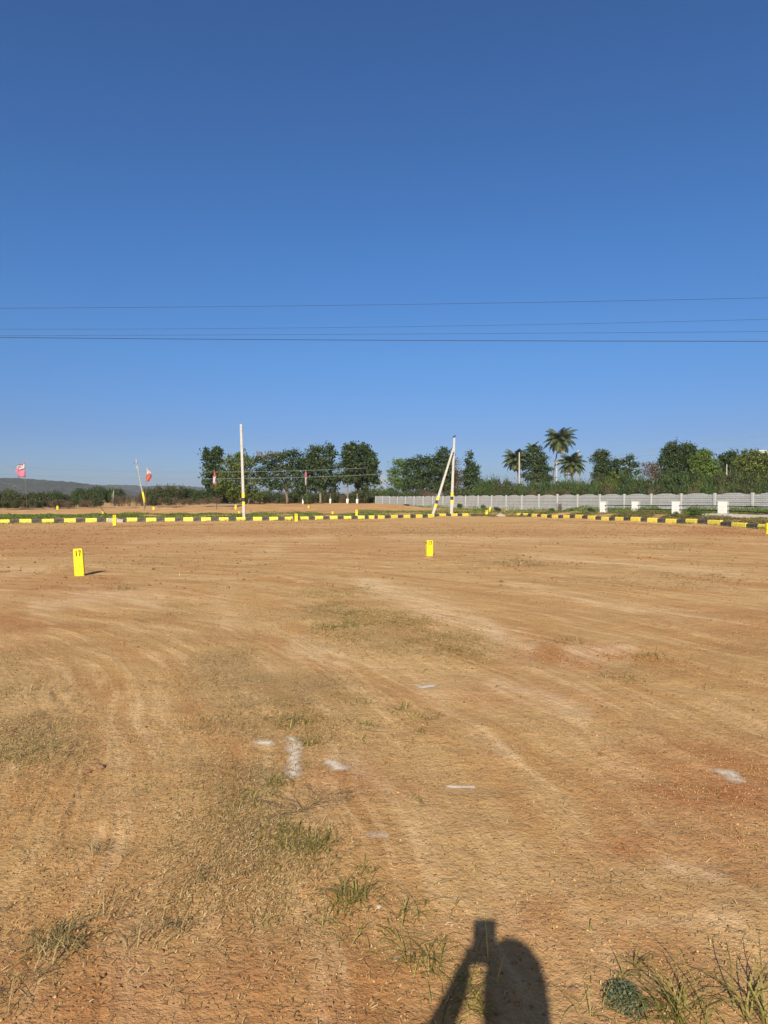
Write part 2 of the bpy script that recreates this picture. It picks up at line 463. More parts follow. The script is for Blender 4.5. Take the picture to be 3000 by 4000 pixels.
M['blade'] = mat_leaf('olive_grass_blades', (0.11, 0.10, 0.02), (0.30, 0.26, 0.07), (0.50, 0.42, 0.14), 0.2)
M['dryblade'] = mat_leaf('dry_grass_blades', (0.16, 0.12, 0.05), (0.38, 0.29, 0.13), (0.52, 0.42, 0.22), 0.15)
M['straw'] = mat_leaf('straw_litter', (0.16, 0.10, 0.035), (0.60, 0.42, 0.18), (0.80, 0.64, 0.36), 0.1)
M['clod'] = mat_leaf('dirt_clods', (0.27, 0.145, 0.055), (0.46, 0.28, 0.12), (0.56, 0.38, 0.19), 0.0, 0.95)
M['bluegreen'] = mat_leaf('blue_green_leaves', (0.06, 0.08, 0.04), (0.15, 0.18, 0.10), (0.24, 0.26, 0.15), 0.2)
M['darkstem'] = mat_leaf('dark_dry_stems', (0.05, 0.035, 0.025), (0.12, 0.085, 0.05), None, 0.0)

M['grass2'] = mat_leaf('brownish_weeds', (0.08, 0.08, 0.028), (0.18, 0.17, 0.06), (0.30, 0.24, 0.10), 0.25)
# ------------------------------------------------------------------ leaf clouds
def leaf_quads(C, size, rng, up=0.3, aspect=0.6, out=None):
    n = len(C)
    nrm = rng.normal(size=(n, 3)); nrm[:, 2] += up
    if out is not None: nrm += out * 0.8
    nrm /= np.linalg.norm(nrm, axis=1)[:, None] + 1e-9
    t = rng.normal(size=(n, 3)); t -= nrm * (t * nrm).sum(1)[:, None]
    t /= np.linalg.norm(t, axis=1)[:, None] + 1e-9
    bt = np.cross(nrm, t)
    s = size * rng.uniform(0.6, 1.4, n)[:, None]
    V = np.stack([C - t * s, C - bt * s * aspect + nrm * s * 0.1, C + t * s, C + bt * s * aspect + nrm * s * 0.1], 1)
    return V.reshape(-1, 3)

def quads_obj(name, V, mat, parent=None):
    return mesh_np(name, V, np.arange(len(V)).reshape(-1, 4), mat, parent)

def crown_points(lobes, n, rng, clump=0.35, per=22, shell=0.55):
    """lobes: (x,y,z,rx,ry,rz); clumps scattered in each lobe, denser toward its skin"""
    L = np.array(lobes, float)
    w = (L[:, 3] * L[:, 4] * L[:, 5]) ** (2 / 3); w /= w.sum()
    k = max(8, n // per)
    li = rng.choice(len(L), k, p=w)
    d = rng.normal(size=(k, 3)); d /= np.linalg.norm(d, axis=1)[:, None]
    r = rng.uniform(0, 1, k) ** (1 / 3); r = shell + (1 - shell) * r
    r = np.where(rng.uniform(size=k) < 0.25, r * rng.uniform(0.2, 0.9, k), r) * rng.uniform(0.82, 1.08, k)
    cc = L[li, :3] + d * L[li, 3:6] * r[:, None]
    m = rng.integers(0, k, n)
    sz = rng.uniform(0.5, 1.3, k)
    pts = cc[m] + rng.normal(size=(n, 3)) * (clump * sz[m])[:, None] * np.array([1, 1, 0.75])
    return pts, d[m]

def tree(name, label, cat, Y, base_px, lobes_px, mat, n=2600, leaf=0.16, clump=0.35, bark='bark', trunks=None,
         seed=1, group=None, depth=0.8, up=0.3, extra=None, tr=0.14, per=22, base_y=None, white=False, pods=False):
    """lobes_px: (px,py,rx,ry) in photo pixels at distance Y"""
    rng = np.random.default_rng(seed); rd = random.Random(seed)
    k = Y / F
    bx = P(base_px, 1950, Y).x
    bz = Hs(bx, Y) - 0.05
    root = thing(name, label, cat, (bx, Y, bz), 0, group)
    lobes = []
    for (px, py, rx, ry) in lobes_px:
        c = P(px, py, Y)
        lobes.append((c.x - bx, rd.uniform(-0.5, 0.5) * rx * k * 0.5, c.z - bz, rx * k, rx * k * depth, ry * k))
    pts, d = crown_points(lobes, n, rng, clump, per)
    pts[:, 2] = np.maximum(pts[:, 2], 0.1)
    quads_obj('crown', leaf_quads(pts, leaf, rng, up, 0.6, d), M[mat], root)
    tb = MB()
    starts = trunks or [(base_px, None)]
    zmin = min(l[2] - l[5] for l in lobes)
    for (tpx, lean) in starts:
        tx = P(tpx, 1950, Y).x - bx
        fork = Vector((tx + (lean or 0) * k, 0, max(zmin * 0.9, 0.9)))
        tb.tube([(tx, 0, -0.2), (tx * 0.7 + fork.x * 0.3 + 0.04, 0.03, fork.z * 0.4), fork], [tr * 1.25, tr, tr * 0.8], 8)
        near = sorted(lobes, key=lambda l: abs(l[0] - tx))[:max(3, 5)]
        for l in near:
            e = Vector((l[0], l[1], l[2] + l[5] * 0.45))
            mid = fork.lerp(e, 0.5) + Vector((rd.uniform(-.3, .3), rd.uniform(-.3, .3), rd.uniform(0, .3)))
            tb.tube([fork, mid, e], [tr * 0.6, tr * 0.38, tr * 0.12], 6)
            for _ in range(4):
                a = mid.lerp(e, rd.uniform(0, .8))
                q = a + Vector((rd.uniform(-1, 1) * l[3], rd.uniform(-1, 1) * l[4], rd.uniform(-.3, .8) * l[5])) * 0.75
                tb.tube([a, a.lerp(q, .5) + Vector((0, 0, .1)), q], [tr * .22, tr * .15, tr * .06], 5)
    trk = tb.build('trunk', M[bark], root, True)
    if white:
        wb = MB()
        for (tpx, lean) in starts:
            tx = P(tpx, 1950, Y).x - bx
            wb.tube([(tx, 0, -0.1), (tx + 0.01, 0.0, 0.75)], [tr * 1.25 + .02, tr * 1.15 + .02], 10)
        wb.build('whitewash_band', M['lime'], root, True)
    if pods:
        q = []
        for _ in range(90):
            c = P(rd.uniform(1008, 1092), rd.uniform(1762, 1792), Y)
            q.append((c.x - bx, rd.uniform(-1.2, -.2), c.z - bz))
        q = np.array(q)
        V = []
        for c in q:
            w = 0.05; l = rd.uniform(.25, .5); dx = rd.uniform(-.12, .12)
            V += [c + (-w, 0, 0), c + (w, .02, 0), c + (w + dx, .02, -l), c + (-w + dx, 0, -l)]
        quads_obj('seed_pods', np.array(V), M['leaf_brown'], root)
    return root

# ================================================================== GROUND
def seg_mask(u, v, pts, w, hw=None):
    """soft distance to a polyline in photo pixels -> (0..1); used only to say where on the plot the dirt has which colour"""
    best = np.full(u.shape, 1e9)
    for (a, b), (c, d) in zip(pts[:-1], pts[1:]):
        dx, dy = c - a, (d - b)
        t = np.clip(((u - a) * dx + (v - b) * dy) / (dx * dx + dy * dy + 1e-9), 0, 1)
        best = np.minimum(best, np.hypot((u - a - t * dx), (v - b - t * dy)))
    return np.exp(-(best / w) ** 2)

def blob(u, v, cx, cy, rx, ry, w=1.0):
    return w * np.exp(-(((u - cx) / rx) ** 2 + ((v - cy) / ry) ** 2))

LITTER = [(1350, 2400, 190, 110, .8), (1620, 2500, 330, 60, .8), (1850, 2570, 170, 45, .7), (1350, 2440, 110, 28, .6),
          (850, 2720, 230, 200, .5), (960, 3080, 220, 220, .85), (1180, 2760, 240, 140, .8), (1000, 2550, 200, 120, .5),
          (80, 2800, 180, 200, .65), (200, 2520, 330, 80, .5), (60, 3300, 160, 200, .3), (200, 3650, 230, 200, .45), (1000, 3450, 260, 250, .4), (650, 3650, 150, 120, .25),
          (1350, 3650, 300, 200, .15), (700, 2420, 260, 70, .4), (300, 2980, 120, 50, .4), (2700, 3900, 350, 120, .25),
          (2000, 2200, 160, 25, .6), (2500, 2250, 300, 50, .5), (2830, 2550, 250, 90, .4), (2450, 2620, 130, 40, .5), (2600, 2140, 90, 18, .6), (700, 2200, 200, 30, .4)]
REDS = [(2750, 3080, 380, 170, .9), (2420, 3330, 160, 60, .8), (150, 2120, 420, 40, .7), (350, 2300, 260, 60, .6), (1000, 2080, 900, 14, .5),
        (2500, 2080, 700, 14, .4), (2920, 3270, 200, 200, .7), (2000, 2720, 240, 45, .7), (1350, 3050, 220, 70, .5), (2200, 2560, 260, 35, .8),
        (2100, 3550, 140, 90, .5), (1500, 2150, 300, 20, .4), (2900, 2450, 300, 80, .4), (80, 2450, 150, 60, .6), (500, 3900, 600, 200, .25),  # last blob: red-brown soil plus painted darkening of the near view
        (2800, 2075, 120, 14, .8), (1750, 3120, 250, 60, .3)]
PALES = [([(1420, 2290), (1640, 2360), (1900, 2450), (2080, 2530)], 32, 1.0), ([(1950, 2690), (2150, 2730), (2300, 2800)], 35, .7),
         ([(1180, 2530), (1330, 2560)], 32, .8), ([(2230, 2550), (2450, 2560)], 32, .8), ([(1300, 2950), (1480, 3100)], 35, .45),
         ([(150, 2360), (450, 2330), (620, 2350)], 28, .7), ([(2600, 3380), (2800, 3430)], 32, .6), ([(2050, 2170), (2900, 2240)], 10, .6),
         ([(1000, 2160), (1100, 2145)], 18, .5), ([(900, 2440), (880, 2330)], 40, .4), ([(2000, 2280), (2450, 2380), (2900, 2440)], 14, .5),
         ([(1650, 2700), (1750, 2760)], 40, .4), ([(2000, 3600), (1900, 3560)], 40, .4), ([(1500, 2100), (2600, 2110)], 8, .5),
         ([(500, 2120), (1300, 2100)], 8, .4), ([(2400, 3620), (2900, 3600)], 30, .4), ([(0, 2230), (150, 2225)], 20, .4),
         ([(1850, 2880), (2000, 2950)], 40, .4), ([(1600, 3150), (1700, 3220)], 40, .3)]

def masks(x, y):
    z = H0(x, y)
    u, v = proj(x, y, z)
    infront = (y > 0.6)
    wx = 60 * fbm(x * 1.1, y * 1.1, 3, 21); wy = 30 * fbm(x * 1.1 + 9, y * 1.1, 3, 22)
    far = np.clip((v - 1980) / 500, 0.1, 1)
    u2 = u + wx; v2 = v + wy * far
    ol = np.zeros_like(u); rd_ = np.zeros_like(u); pl = np.zeros_like(u)
    for a in LITTER: ol += blob(u2, v2, *a)
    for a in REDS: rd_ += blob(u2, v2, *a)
    for pts, w, s in PALES: pl += s * seg_mask(u2, v2, pts, w)
    far2 = sstep(60, 75, y)
    ol = ol + sstep(105, 125, y) * .9 + sstep(97, 105, y) * .8 * (x < -38)
    rd_ = rd_ + far2 * (0.22 + 0.9 * fbm(x * .25, y * .3, 3, 31))
    ol = ol * (0.12 + 0.88 * sstep(-.30, .40, fbm(x * 1.3, y * 1.3, 4, 45))) * np.where(y < 60, 1, 1.3)
    rd_ = rd_ + .45 * np.exp(-((y - 1.9) / 1.0) ** 2) * (0.7 + fbm(x * 1.3, y * 1.3, 3, 41))  # light-angle and vignette darkening of the nearest ground, painted in as redder dirt
    for m_ in (ol, rd_, pl): m_ *= infront
    return np.clip(rd_, 0, 1), np.clip(pl, 0, 1), np.clip(ol, 0, 1)

def build_ground():
    ratio = 1.0125
    nr = int(math.log(9000 / 0.3) / math.log(ratio)) + 1
    rad = 0.3 * ratio ** np.arange(nr)
    ang = np.concatenate([np.arange(-42, 42, 0.2), np.arange(42, 318, 4.0)])
    A = np.radians(ang)
    RR, AA = np.meshgrid(rad, A, indexing='ij')
    X = RR * np.sin(AA); Yv = RR * np.cos(AA)
    Z = H(X, Yv)
    Z = np.where(RR > 1500, Z - (RR - 1500) * 0.0006, Z)
    V = np.stack([X, Yv, Z], -1).reshape(-1, 3)
    na = len(ang)
    i, j = np.meshgrid(np.arange(nr - 1), np.arange(na), indexing='ij')
    j2 = (j + 1) % na
    Fq = np.stack([i * na + j, (i + 1) * na + j, (i + 1) * na + j2, i * na + j2], -1).reshape(-1, 4)[:, ::-1]
    V = np.vstack([V, [[0, 0, Hs(0, 0)]]])
    c = len(V) - 1
    jj = np.arange(na)
    T = np.stack([jj, (jj + 1) % na, np.full(na, c)], -1)[:, ::-1]
    o = mesh_np('ground', V, [Fq, T], M['ground'], None, True)
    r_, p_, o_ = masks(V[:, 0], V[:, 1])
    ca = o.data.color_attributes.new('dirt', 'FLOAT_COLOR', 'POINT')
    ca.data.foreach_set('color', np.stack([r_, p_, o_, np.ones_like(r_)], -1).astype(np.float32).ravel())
    # faces must look up
    me = o.data
    if me.polygons[0].normal.z < 0: me.flip_normals()
    tag(o, kind='structure')
build_ground()

# far dirt track, a pale sheet on the rise
def strip(name, pts, half, mat, lift):
    V = []; Fc = []
    for i, (x, y) in enumerate(pts):
        for s in (-1, 0, 1):
            yy = y + s * half
            V.append((x, yy, float(H0(np.array([x]), np.array([yy]))[0]) + lift))
    for i in range(len(pts) - 1):
        for s in range(2):
            a = i * 3 + s; Fc.append((a, a + 3, a + 4, a + 1))
    o = mesh_np(name, np.array(V), np.array(Fc), mat, None, True)
    if o.data.polygons[0].normal.z < 0: o.data.flip_normals()
    return o
M['track'] = mat_simple('pale_dusty_road', (0.42, 0.34, 0.27), 0.95, 0.15, 0.5)
trk = strip('road', [(x, 86.5 + 0.02 * x) for x in np.arange(-75, -17, 1.5)], 2.2, M['track'], 0.11)
tag(trk, kind='structure')

# ================================================================== HILLS
def hill(pts, Y, foot, seed, name='hills', amp=0.16):
    """ridge given as photo pixels at distance Y"""
    px = np.array([p[0] for p in pts], float); pv = np.array([p[1] for p in pts], float)
    nx, ny = 620, 60
    pxs = np.linspace(px[0], px[-1], nx)
    hz = (1951 - 4 - np.interp(pxs, px, pv)) / F * Y + 1.0
    V = []
    for j in range(ny):
        t = j / (ny - 1)
        yy = Y - foot + 2.0 * foot * t
        prof = math.sin(math.pi * t) ** 0.85
        xs = (pxs - 1500) / F * Y
        n = fbm(xs / (Y * .05), np.full(nx, yy / (Y * .05)), 5, seed)
        fine = fbm(xs / (Y * .006), np.full(nx, yy / (Y * .006)), 3, seed + 9)
        z = hz * prof * (1 + amp * n * (1 - 0.8 * prof ** 3)) + fine * hz * 0.10 * prof + np.maximum(vnoise(xs / (Y * .0022), np.full(nx, yy / (Y * .004)), seed + 30), 0) * hz * .10 * prof
        V += [(a, yy, b) for a, b in zip(xs, z)]
    i, j = np.meshgrid(np.arange(ny - 1), np.arange(nx - 1), indexing='ij')
    Fq = np.stack([i * nx + j, i * nx + j + 1, (i + 1) * nx + j + 1, (i + 1) * nx + j], -1).reshape(-1, 4)
    o = mesh_np(name, np.array(V), Fq, M['hill'], None, True)
    tag(o, kind='structure'); return o
def hill_mat():
    m = mat_simple('scrubby_rock_hill', (0.13, 0.105, 0.085), 0.95, 0.35, 0.03, 0, col2=(0.04, 0.045, 0.026), col2_amt=0.95)
    return m
M['hill'] = hill_mat()
hill([(-900, 1890), (-400, 1872), (0, 1869), (60, 1866), (150, 1874), (220, 1877), (300, 1886), (345, 1897), (395, 1906), (460, 1925), (560, 1950)], 1500, 500, 3)
hill([(200, 1925), (350, 1905), (420, 1896), (500, 1893), (560, 1897), (640, 1899), (700, 1896), (760, 1899), (850, 1908), (1000, 1915), (1200, 1925), (1500, 1930), (2000, 1940)], 2600, 700, 7)

ORD = ['first', 'second', 'third', 'fourth', 'fifth', 'sixth', 'seventh', 'eighth', 'ninth', 'tenth', 'eleventh', 'twelfth', 'thirteenth', 'fourteenth',
       'fifteenth', 'sixteenth', 'seventeenth', 'eighteenth', 'nineteenth', 'twentieth', 'twenty-first', 'twenty-second', 'twenty-third', 'twenty-fourth',
       'twenty-fifth', 'twenty-sixth', 'twenty-seventh', 'twenty-eighth', 'twenty-ninth', 'thirtieth', 'thirty-first', 'thirty-second', 'thirty-third',
       'thirty-fourth', 'thirty-fifth', 'thirty-sixth', 'thirty-seventh', 'thirty-eighth', 'thirty-ninth', 'fortieth'] + ['%d-th' % i for i in range(41, 90)]
# ================================================================== KERBS
def kerb_mesh(name, length, mat):
    h, d = 0.27, 0.16
    prof = [(-d / 2, -0.15), (-d / 2, h - 0.06), (-d / 2 + 0.02, h - 0.015), (-d / 2 + 0.06, h), (d / 2, h), (d / 2, -0.15)]
    mb = MB(); n = len(prof)
    rdk = random.Random(int(length * 1000) + len(name))
    xs = [-length / 2, -length / 2 + .015, 0, length / 2 - .015, length / 2]
    sc = [0.95, 1.0, 1.0 , 1.0, 0.95]
    vs = []
    for x, s in zip(xs, sc):
        for (y, z) in prof:
            vs.append((x, y * s, z * (s if z > 0 else 1) + rdk.uniform(-.004, .004)))
    fs = []
    for i in range(len(xs) - 1):
        for k in range(n):
            a = i * n + k; b = i * n + (k + 1) % n
            fs.append((a, b, b + n, a + n))
    fs.append(tuple(range(n))); fs.append(tuple((len(xs) - 1) * n + k for k in range(n))[::-1])
    mb.add(vs, fs)
    return mb.build(name, mat)

def kerb_run(cen, Yf, lab_y, lab_b, grp_y, grp_b, black_skip=(), frac=0.54, seed=4):
    rd = random.Random(seed)
    pts = [(P(c, 1950, Yf(c)).x, Yf(c)) for c in cen]
    for i, (x, y) in enumerate(pts):
        a = pts[max(i - 1, 0)]; b = pts[min(i + 1, len(pts) - 1)]
        n = 2 if 0 < i < len(pts) - 1 else 1
        dx, dy = (b[0] - a[0]) / n, (b[1] - a[1]) / n
        L = math.hypot(dx, dy); an = math.atan2(dy, dx)
        o = kerb_mesh('kerb_block', L * frac, M['kyellow'])
        o.location = (x, y, H0(x, y) + rd.uniform(-.012, .012)); o.rotation_euler = (rd.uniform(-.03, .03), rd.uniform(-.01, .01), an + rd.uniform(-.012, .012))
        tag(o, lab_y % ORD[i], 'kerb block', grp_y)
        if i < len(pts) - 1 and i not in black_skip:
            nx, ny_ = pts[i + 1]
            L2 = math.hypot(nx - x, ny_ - y); mx, my = (x + nx) / 2, (y + ny_) / 2
            o = kerb_mesh('kerb_block', L2 * (1 - frac) - 0.012, M['kblack'])
            o.location = (mx, my, H0(mx, my) - 0.006 + rd.uniform(-.01, .01)); o.rotation_euler = (rd.uniform(-.03, .03), 0, math.atan2(ny_ - y, nx - x))
            tag(o, lab_b % ORD[i], 'kerb block', grp_b)

lx = [-100, 98, 500, 870, 1130, 1410, 1488, 1816, 1900]
ly = [44.2, 45.6, 48.6, 50.2, 52.0, 55.0, 56.0, 63.9, 66]
YL = lambda c: float(np.interp(c, lx, ly))
cenA = [13, 98, 186, 272, 355, 436, 515, 590, 663, 735, 804, 873, 940, 1005, 1068, 1128, 1188, 1245, 1302, 1356, 1410, 1450, 1488, 1538, 1587, 1635, 1682, 1727, 1773, 1816]
kerb_run(cenA, YL, 'yellow painted kerb block, %s from the left in the left row', 'black painted kerb block, %s from the left in the left row',
         'yellow kerb blocks of the left row', 'black kerb blocks of the left row', black_skip=())
rx_ = [2020, 2045, 2171, 2313, 2485, 2625, 2793, 2890, 2986, 3100, 3400]
ry_ = [64, 63, 57.7, 52.2, 47.0, 44.0, 40.4, 38.2, 36.4, 34.4, 30]
YR = lambda c: float(np.interp(c, rx_, ry_))
cenB = [2028, 2053, 2090, 2128, 2171, 2216, 2263, 2313, 2367, 2422, 2485, 2551, 2625, 2705, 2793, 2890, 2996]
kerb_run(cenB, YR, 'yellow painted kerb block, %s from the gravel heap in the right row', 'black painted kerb block, %s from the gravel heap in the right row',
         'yellow kerb blocks of the right row', 'black kerb blocks of the right row', frac=0.56, seed=9)

# ================================================================== YELLOW PLOT STONES
STROKES = {'1': [((.5, 0), (.5, 1))], '7': [((.05, 1), (.95, 1)), ((.95, 1), (.5, 0))],
           '5': [((.9, 1), (.1, 1)), ((.1, 1), (.1, .55)), ((.1, .55), (.8, .5)), ((.8, .5), (.85, .1)), ((.85, .1), (.1, 0))],
           '6': [((.8, 1), (.15, .6)), ((.15, .6), (.15, .05)), ((.15, .05), (.85, .05)), ((.85, .05), (.85, .5)), ((.85, .5), (.15, .5))],
           '2': [((.1, .9), (.85, 1)), ((.85, 1), (.8, .55)), ((.8, .55), (.1, 0)), ((.1, 0), (.95, 0))],
           '8': [((.1, 1), (.9, 1)), ((.9, 1), (.1, 0)), ((.1, 0), (.9, 0)), ((.9, 0), (.1, 1))]}
def number_mesh(txt, cx, cz, w, h, y, parent, th=0.010, side=False):
    mb = MB(); n = len(txt); cw = w / n
    for i, ch in enumerate(txt):
        ox = cx - w / 2 + cw * i + cw * 0.12
        for (a, b), (c, d) in STROKES[ch]:
            p = Vector((ox + a * cw * 0.72, 0, cz - h / 2 + b * h)); q = Vector((ox + c * cw * 0.72, 0, cz - h / 2 + d * h))
            dv = q - p; L = dv.length + th; an = math.atan2(dv.z, dv.x)
            rot = Matrix.Rotation(-an, 3, 'Y')
            mid = (p + q) / 2
            if side:
                mid = Vector((y, mid.x, mid.z)); rot = Matrix.Rotation(R(90), 3, 'Z') @ rot
                mb.box(mid, (L, 0.002, th), rot)
            else:
                mid.y = y; mb.box(mid, (L, 0.002, th), rot)
    return mb.build('painted_number', M['black'], parent)

def stone(px, pbase, ptop, wpx, label, num=None, rotz=0.0, Y=None, lean=(0, 0), side=None, seed=0):
    g = gp(px, pbase) if Y is None else Vector((P(px, 1950, Y).x, Y, 0))
    if Y is not None: g.z = Hs(g.x, g.y)
    k = g.y / F
    h = max((pbase - ptop) * k, 0.22); w = wpx * k
    if Y is not None: h = max(P(px, ptop, Y).z - g.z, 0.25)
    t = thing('plot_stone', label, 'marker stone', tuple(g), rotz)
    t.rotation_euler = (lean[0], lean[1], rotz)
    rd = random.Random(seed + int(px))
    mb = MB()
    d = w * 0.7; levels = 7
    vs = []; fs = []
    prof = [(-0.18, 1.04), (0.0, 1.03), (h * .33, 1.02), (h * .66, 1.0), (h - .03, .98), (h - .008, .95), (h, .86)]
    for z, s in prof:
        for x, y in ((-1, -1), (1, -1), (1, 1), (-1, 1)):
            vs.append((x * w / 2 * s + rd.uniform(-1, 1) * .006 * w, y * d / 2 * s, z + rd.uniform(-1, 1) * .004))
    for i in range(len(prof) - 1):
        for q in range(4):
            a = i * 4 + q; b = i * 4 + (q + 1) % 4
            fs.append((a, b, b + 4, a + 4))
    fs.append((3, 2, 1, 0)); e = (len(prof) - 1) * 4; fs.append((e, e + 1, e + 2, e + 3))
    mb.add(vs, fs)
    mb.build('body', M['yellow'], t, False, 0.006 if g.y < 25 else 0)
    if num:
        number_mesh(num, 0, h * .84, w * (.66 if g.y < 16 else .62), h * .17 if g.y < 16 else h * .2, -d / 2 * 1.0 - 0.005, t, th=max(.014, w * .085))
    if side:
        number_mesh(side, 0, h * .84, d * .5, h * .13, -w / 2 - .004, t, th=.012, side=True)
    return t
stone(312, 2249, 2143, 34, 'leaning yellow plot stone numbered 17, nearest at the left', '17', 0.26, lean=(0.0, -0.055))
stone(1677, 2172, 2111, 25, 'yellow plot stone with black 17 on front and 15 on its side, in mid plot', '17', 0.25, side='15')
stone(448, 2053, 2012, 12, 'yellow plot stone in front of the grey concrete slab at the kerb', '25', 0.1)
stone(402, 2017, 1998, 7, 'yellow plot stone beside a leaning iron rod behind the kerb', '6', 0.0, Y=58)
stone(225, 1990, 1976, 6.5, 'small far yellow stone by the pale road nearest the pink flag', '6', 0.0)
stone(504, 2007, 1999, 8, 'yellow stone half buried in green weeds left of the red and white flag', None, 0.0, Y=62)
stone(600, 1992, 1980.5, 6.5, 'far yellow stone just right of the leaning wooden pole', None, 0.1)
stone(921, 1989, 1971, 7, 'yellow stone on the dirt mound left of the tall concrete pole', '6', -0.1)
stone(934, 2008, 1997, 6.5, 'yellow stone in the weeds at the foot of the tall concrete pole', '6', 0.0, Y=61)
stone(1157, 2040, 2007, 11, 'yellow plot stone in front of the kerb with a bent rod leaning by it', '6', 0.05, Y=49.8)
stone(1205, 1985, 1975, 6, 'far yellow stone beside the pole of the limp pink flag', '6', 0.0)
stone(1299, 2008, 1998, 6.5, 'yellow stone sunk in the weeds below the dirt mound', None, 0.0, Y=64)
stone(1393, 2014, 1991, 8, 'yellow plot stone beside a thin slab in the weeds right of the mound', '6', 0.0, Y=58.5)
stone(1462, 1978, 1952, 5, 'slanting yellow stone at the left end of the grey wall', None, 0.0, Y=108, lean=(0, .06))
stone(1900, 2015, 1994, 9, 'yellow plot stone left of the white gravel heap', '6', 0.0, Y=64.5, lean=(0, .08))
stone(1912, 1994, 1980, 6, 'leaning yellow stone in weeds behind the gravel heap', None, 0.0, Y=78, lean=(0, .15))
stone(2999, 2086, 2044, 14, 'yellow plot stone at the right edge in front of the kerb', None, 0.0)

# ================================================================== POLES AT THE KERB
def banded_pole(name, label, base, top, w0, w1, bands, extra=None, group=None):
    """square tapered concrete pole; bands = [(z0,z1,mat,name)] heights along the pole"""
    root = thing(name, label, 'utility pole', tuple(base), 0, group)
    top = Vector(top) - Vector(base); L = top.length; ax = top / L
    rot = Vector((0, 0, 1)).rotation_difference(ax).to_matrix()
    def seg(a, b, nm, mat, grow=0.0):
        mb = MB()
        wa = w0 + (w1 - w0) * a / L + grow; wb = w0 + (w1 - w0) * b / L + grow
        vs = []
        for s, w in ((a, wa), (b, wb)):
            for x, y in ((-1, -.8), (1, -.8), (1, .8), (-1, .8)):
                vs.append(rot @ Vector((x * w / 2, y * w / 2, s)))
        mb.add(vs, [(3, 2, 1, 0), (4, 5, 6, 7), (0, 1, 5, 4), (1, 2, 6, 5), (2, 3, 7, 6), (3, 0, 4, 7)])
        return mb.build(nm, mat, root, False, 0.01)
    sh = seg(-0.3, L, 'shaft', M['concrete'])
    for a, b, m_, nm in bands: seg(a, b, nm, M[m_], 0.008)
    for f in (0.97, 0.77, 0.93):
        hb = MB(); c = ax * (L * f) + Vector((0, -w1 * .45, 0)); hb.tube([c + Vector((0, -.02, 0)), c + Vector((0, .02, 0))], .018, 8)
        hb.build('bolt_hole', M['black'], root)
    return root
Y1 = 51.8
b1 = P(953.5, 2021, Y1); b1.z = Hs(b1.x, b1.y); t1 = P(941.5, 1657, Y1)
def hz(Y, pv): return P(1500, pv, Y).z
banded_pole('concrete_pole', 'tall bare concrete pole with yellow and black bands, standing alone left of centre', b1, t1, 0.205, 0.165,
            [(hz(Y1, 1975) - b1.z, hz(Y1, 1960) - b1.z, 'pyellow', 'yellow_band'), (hz(Y1, 1960) - b1.z + .003, hz(Y1, 1944) - b1.z - .003, 'pblack', 'black_band'),
             (hz(Y1, 1943.5) - b1.z, hz(Y1, 1927) - b1.z, 'pyellow', 'yellow_band')])
Y2 = 64.8
b2 = P(1762.5, 2007, Y2); b2.z = Hs(b2.x, b2.y); t2 = P(1774.5, 1711, Y2)
banded_pole('concrete_pole', 'upright banded concrete pole propped by a slanting strut', b2, t2, 0.27, 0.17,
            [(hz(Y2, 1965) - b2.z, hz(Y2, 1953) - b2.z, 'pyellow', 'yellow_band'), (hz(Y2, 1953) - b2.z + .003, hz(Y2, 1939) - b2.z - .003, 'pblack', 'black_band'),
             (hz(Y2, 1938.5) - b2.z, hz(Y2, 1925) - b2.z, 'pyellow', 'yellow_band')])
Y3 = 64.2
b3 = P(1689, 2011, Y3); b3.z = Hs(b3.x, b3.y) ; t3 = P(1771, 1751, Y3)
kk = (t3 - b3).length / (t3.z - b3.z)
banded_pole('strut_pole', 'slanting banded concrete strut leaning against the upright pole', b3, t3, 0.25, 0.15,
            [((hz(Y3, 1980) - b3.z) * kk, (hz(Y3, 1968) - b3.z) * kk, 'pyellow', 'yellow_band'), ((hz(Y3, 1968) - b3.z) * kk + .003, (hz(Y3, 1953.5) - b3.z) * kk - .003, 'pblack', 'black_band'),
             ((hz(Y3, 1953) - b3.z) * kk, (hz(Y3, 1939) - b3.z) * kk, 'pyellow', 'yellow_band')])
# crow on the pole top
def crow():
    c = t2 + Vector((0, 0, 0))
    root = thing('crow', 'small dark crow perched on top of the propped concrete pole', 'bird', tuple(c))
    mb = MB()
    mb.tube([(-.20, 0, .07), (-.12, 0, .10), (-.04, 0, .13), (.04, 0, .17), (.09, 0, .215), (.13, 0, .235), (.165, 0, .225), (.205, 0, .215)],
            [.012, .030, .055, .062, .042, .036, .018, .004], 10)
    mb.build('body', M['black'], root, True)
    for s in (-1, 1):
        w = MB(); w.tube([(.03, s * .05, .16), (-.06, s * .058, .12), (-.19, s * .03, .065)], [.02, .028, .004], 6); w.build('wing', M['black'], root, True)
        l = MB(); l.tube([(.0, s * .02, .09), (.01, s * .02, .0)], .006, 5); l.build('leg', M['black'], root)
crow()

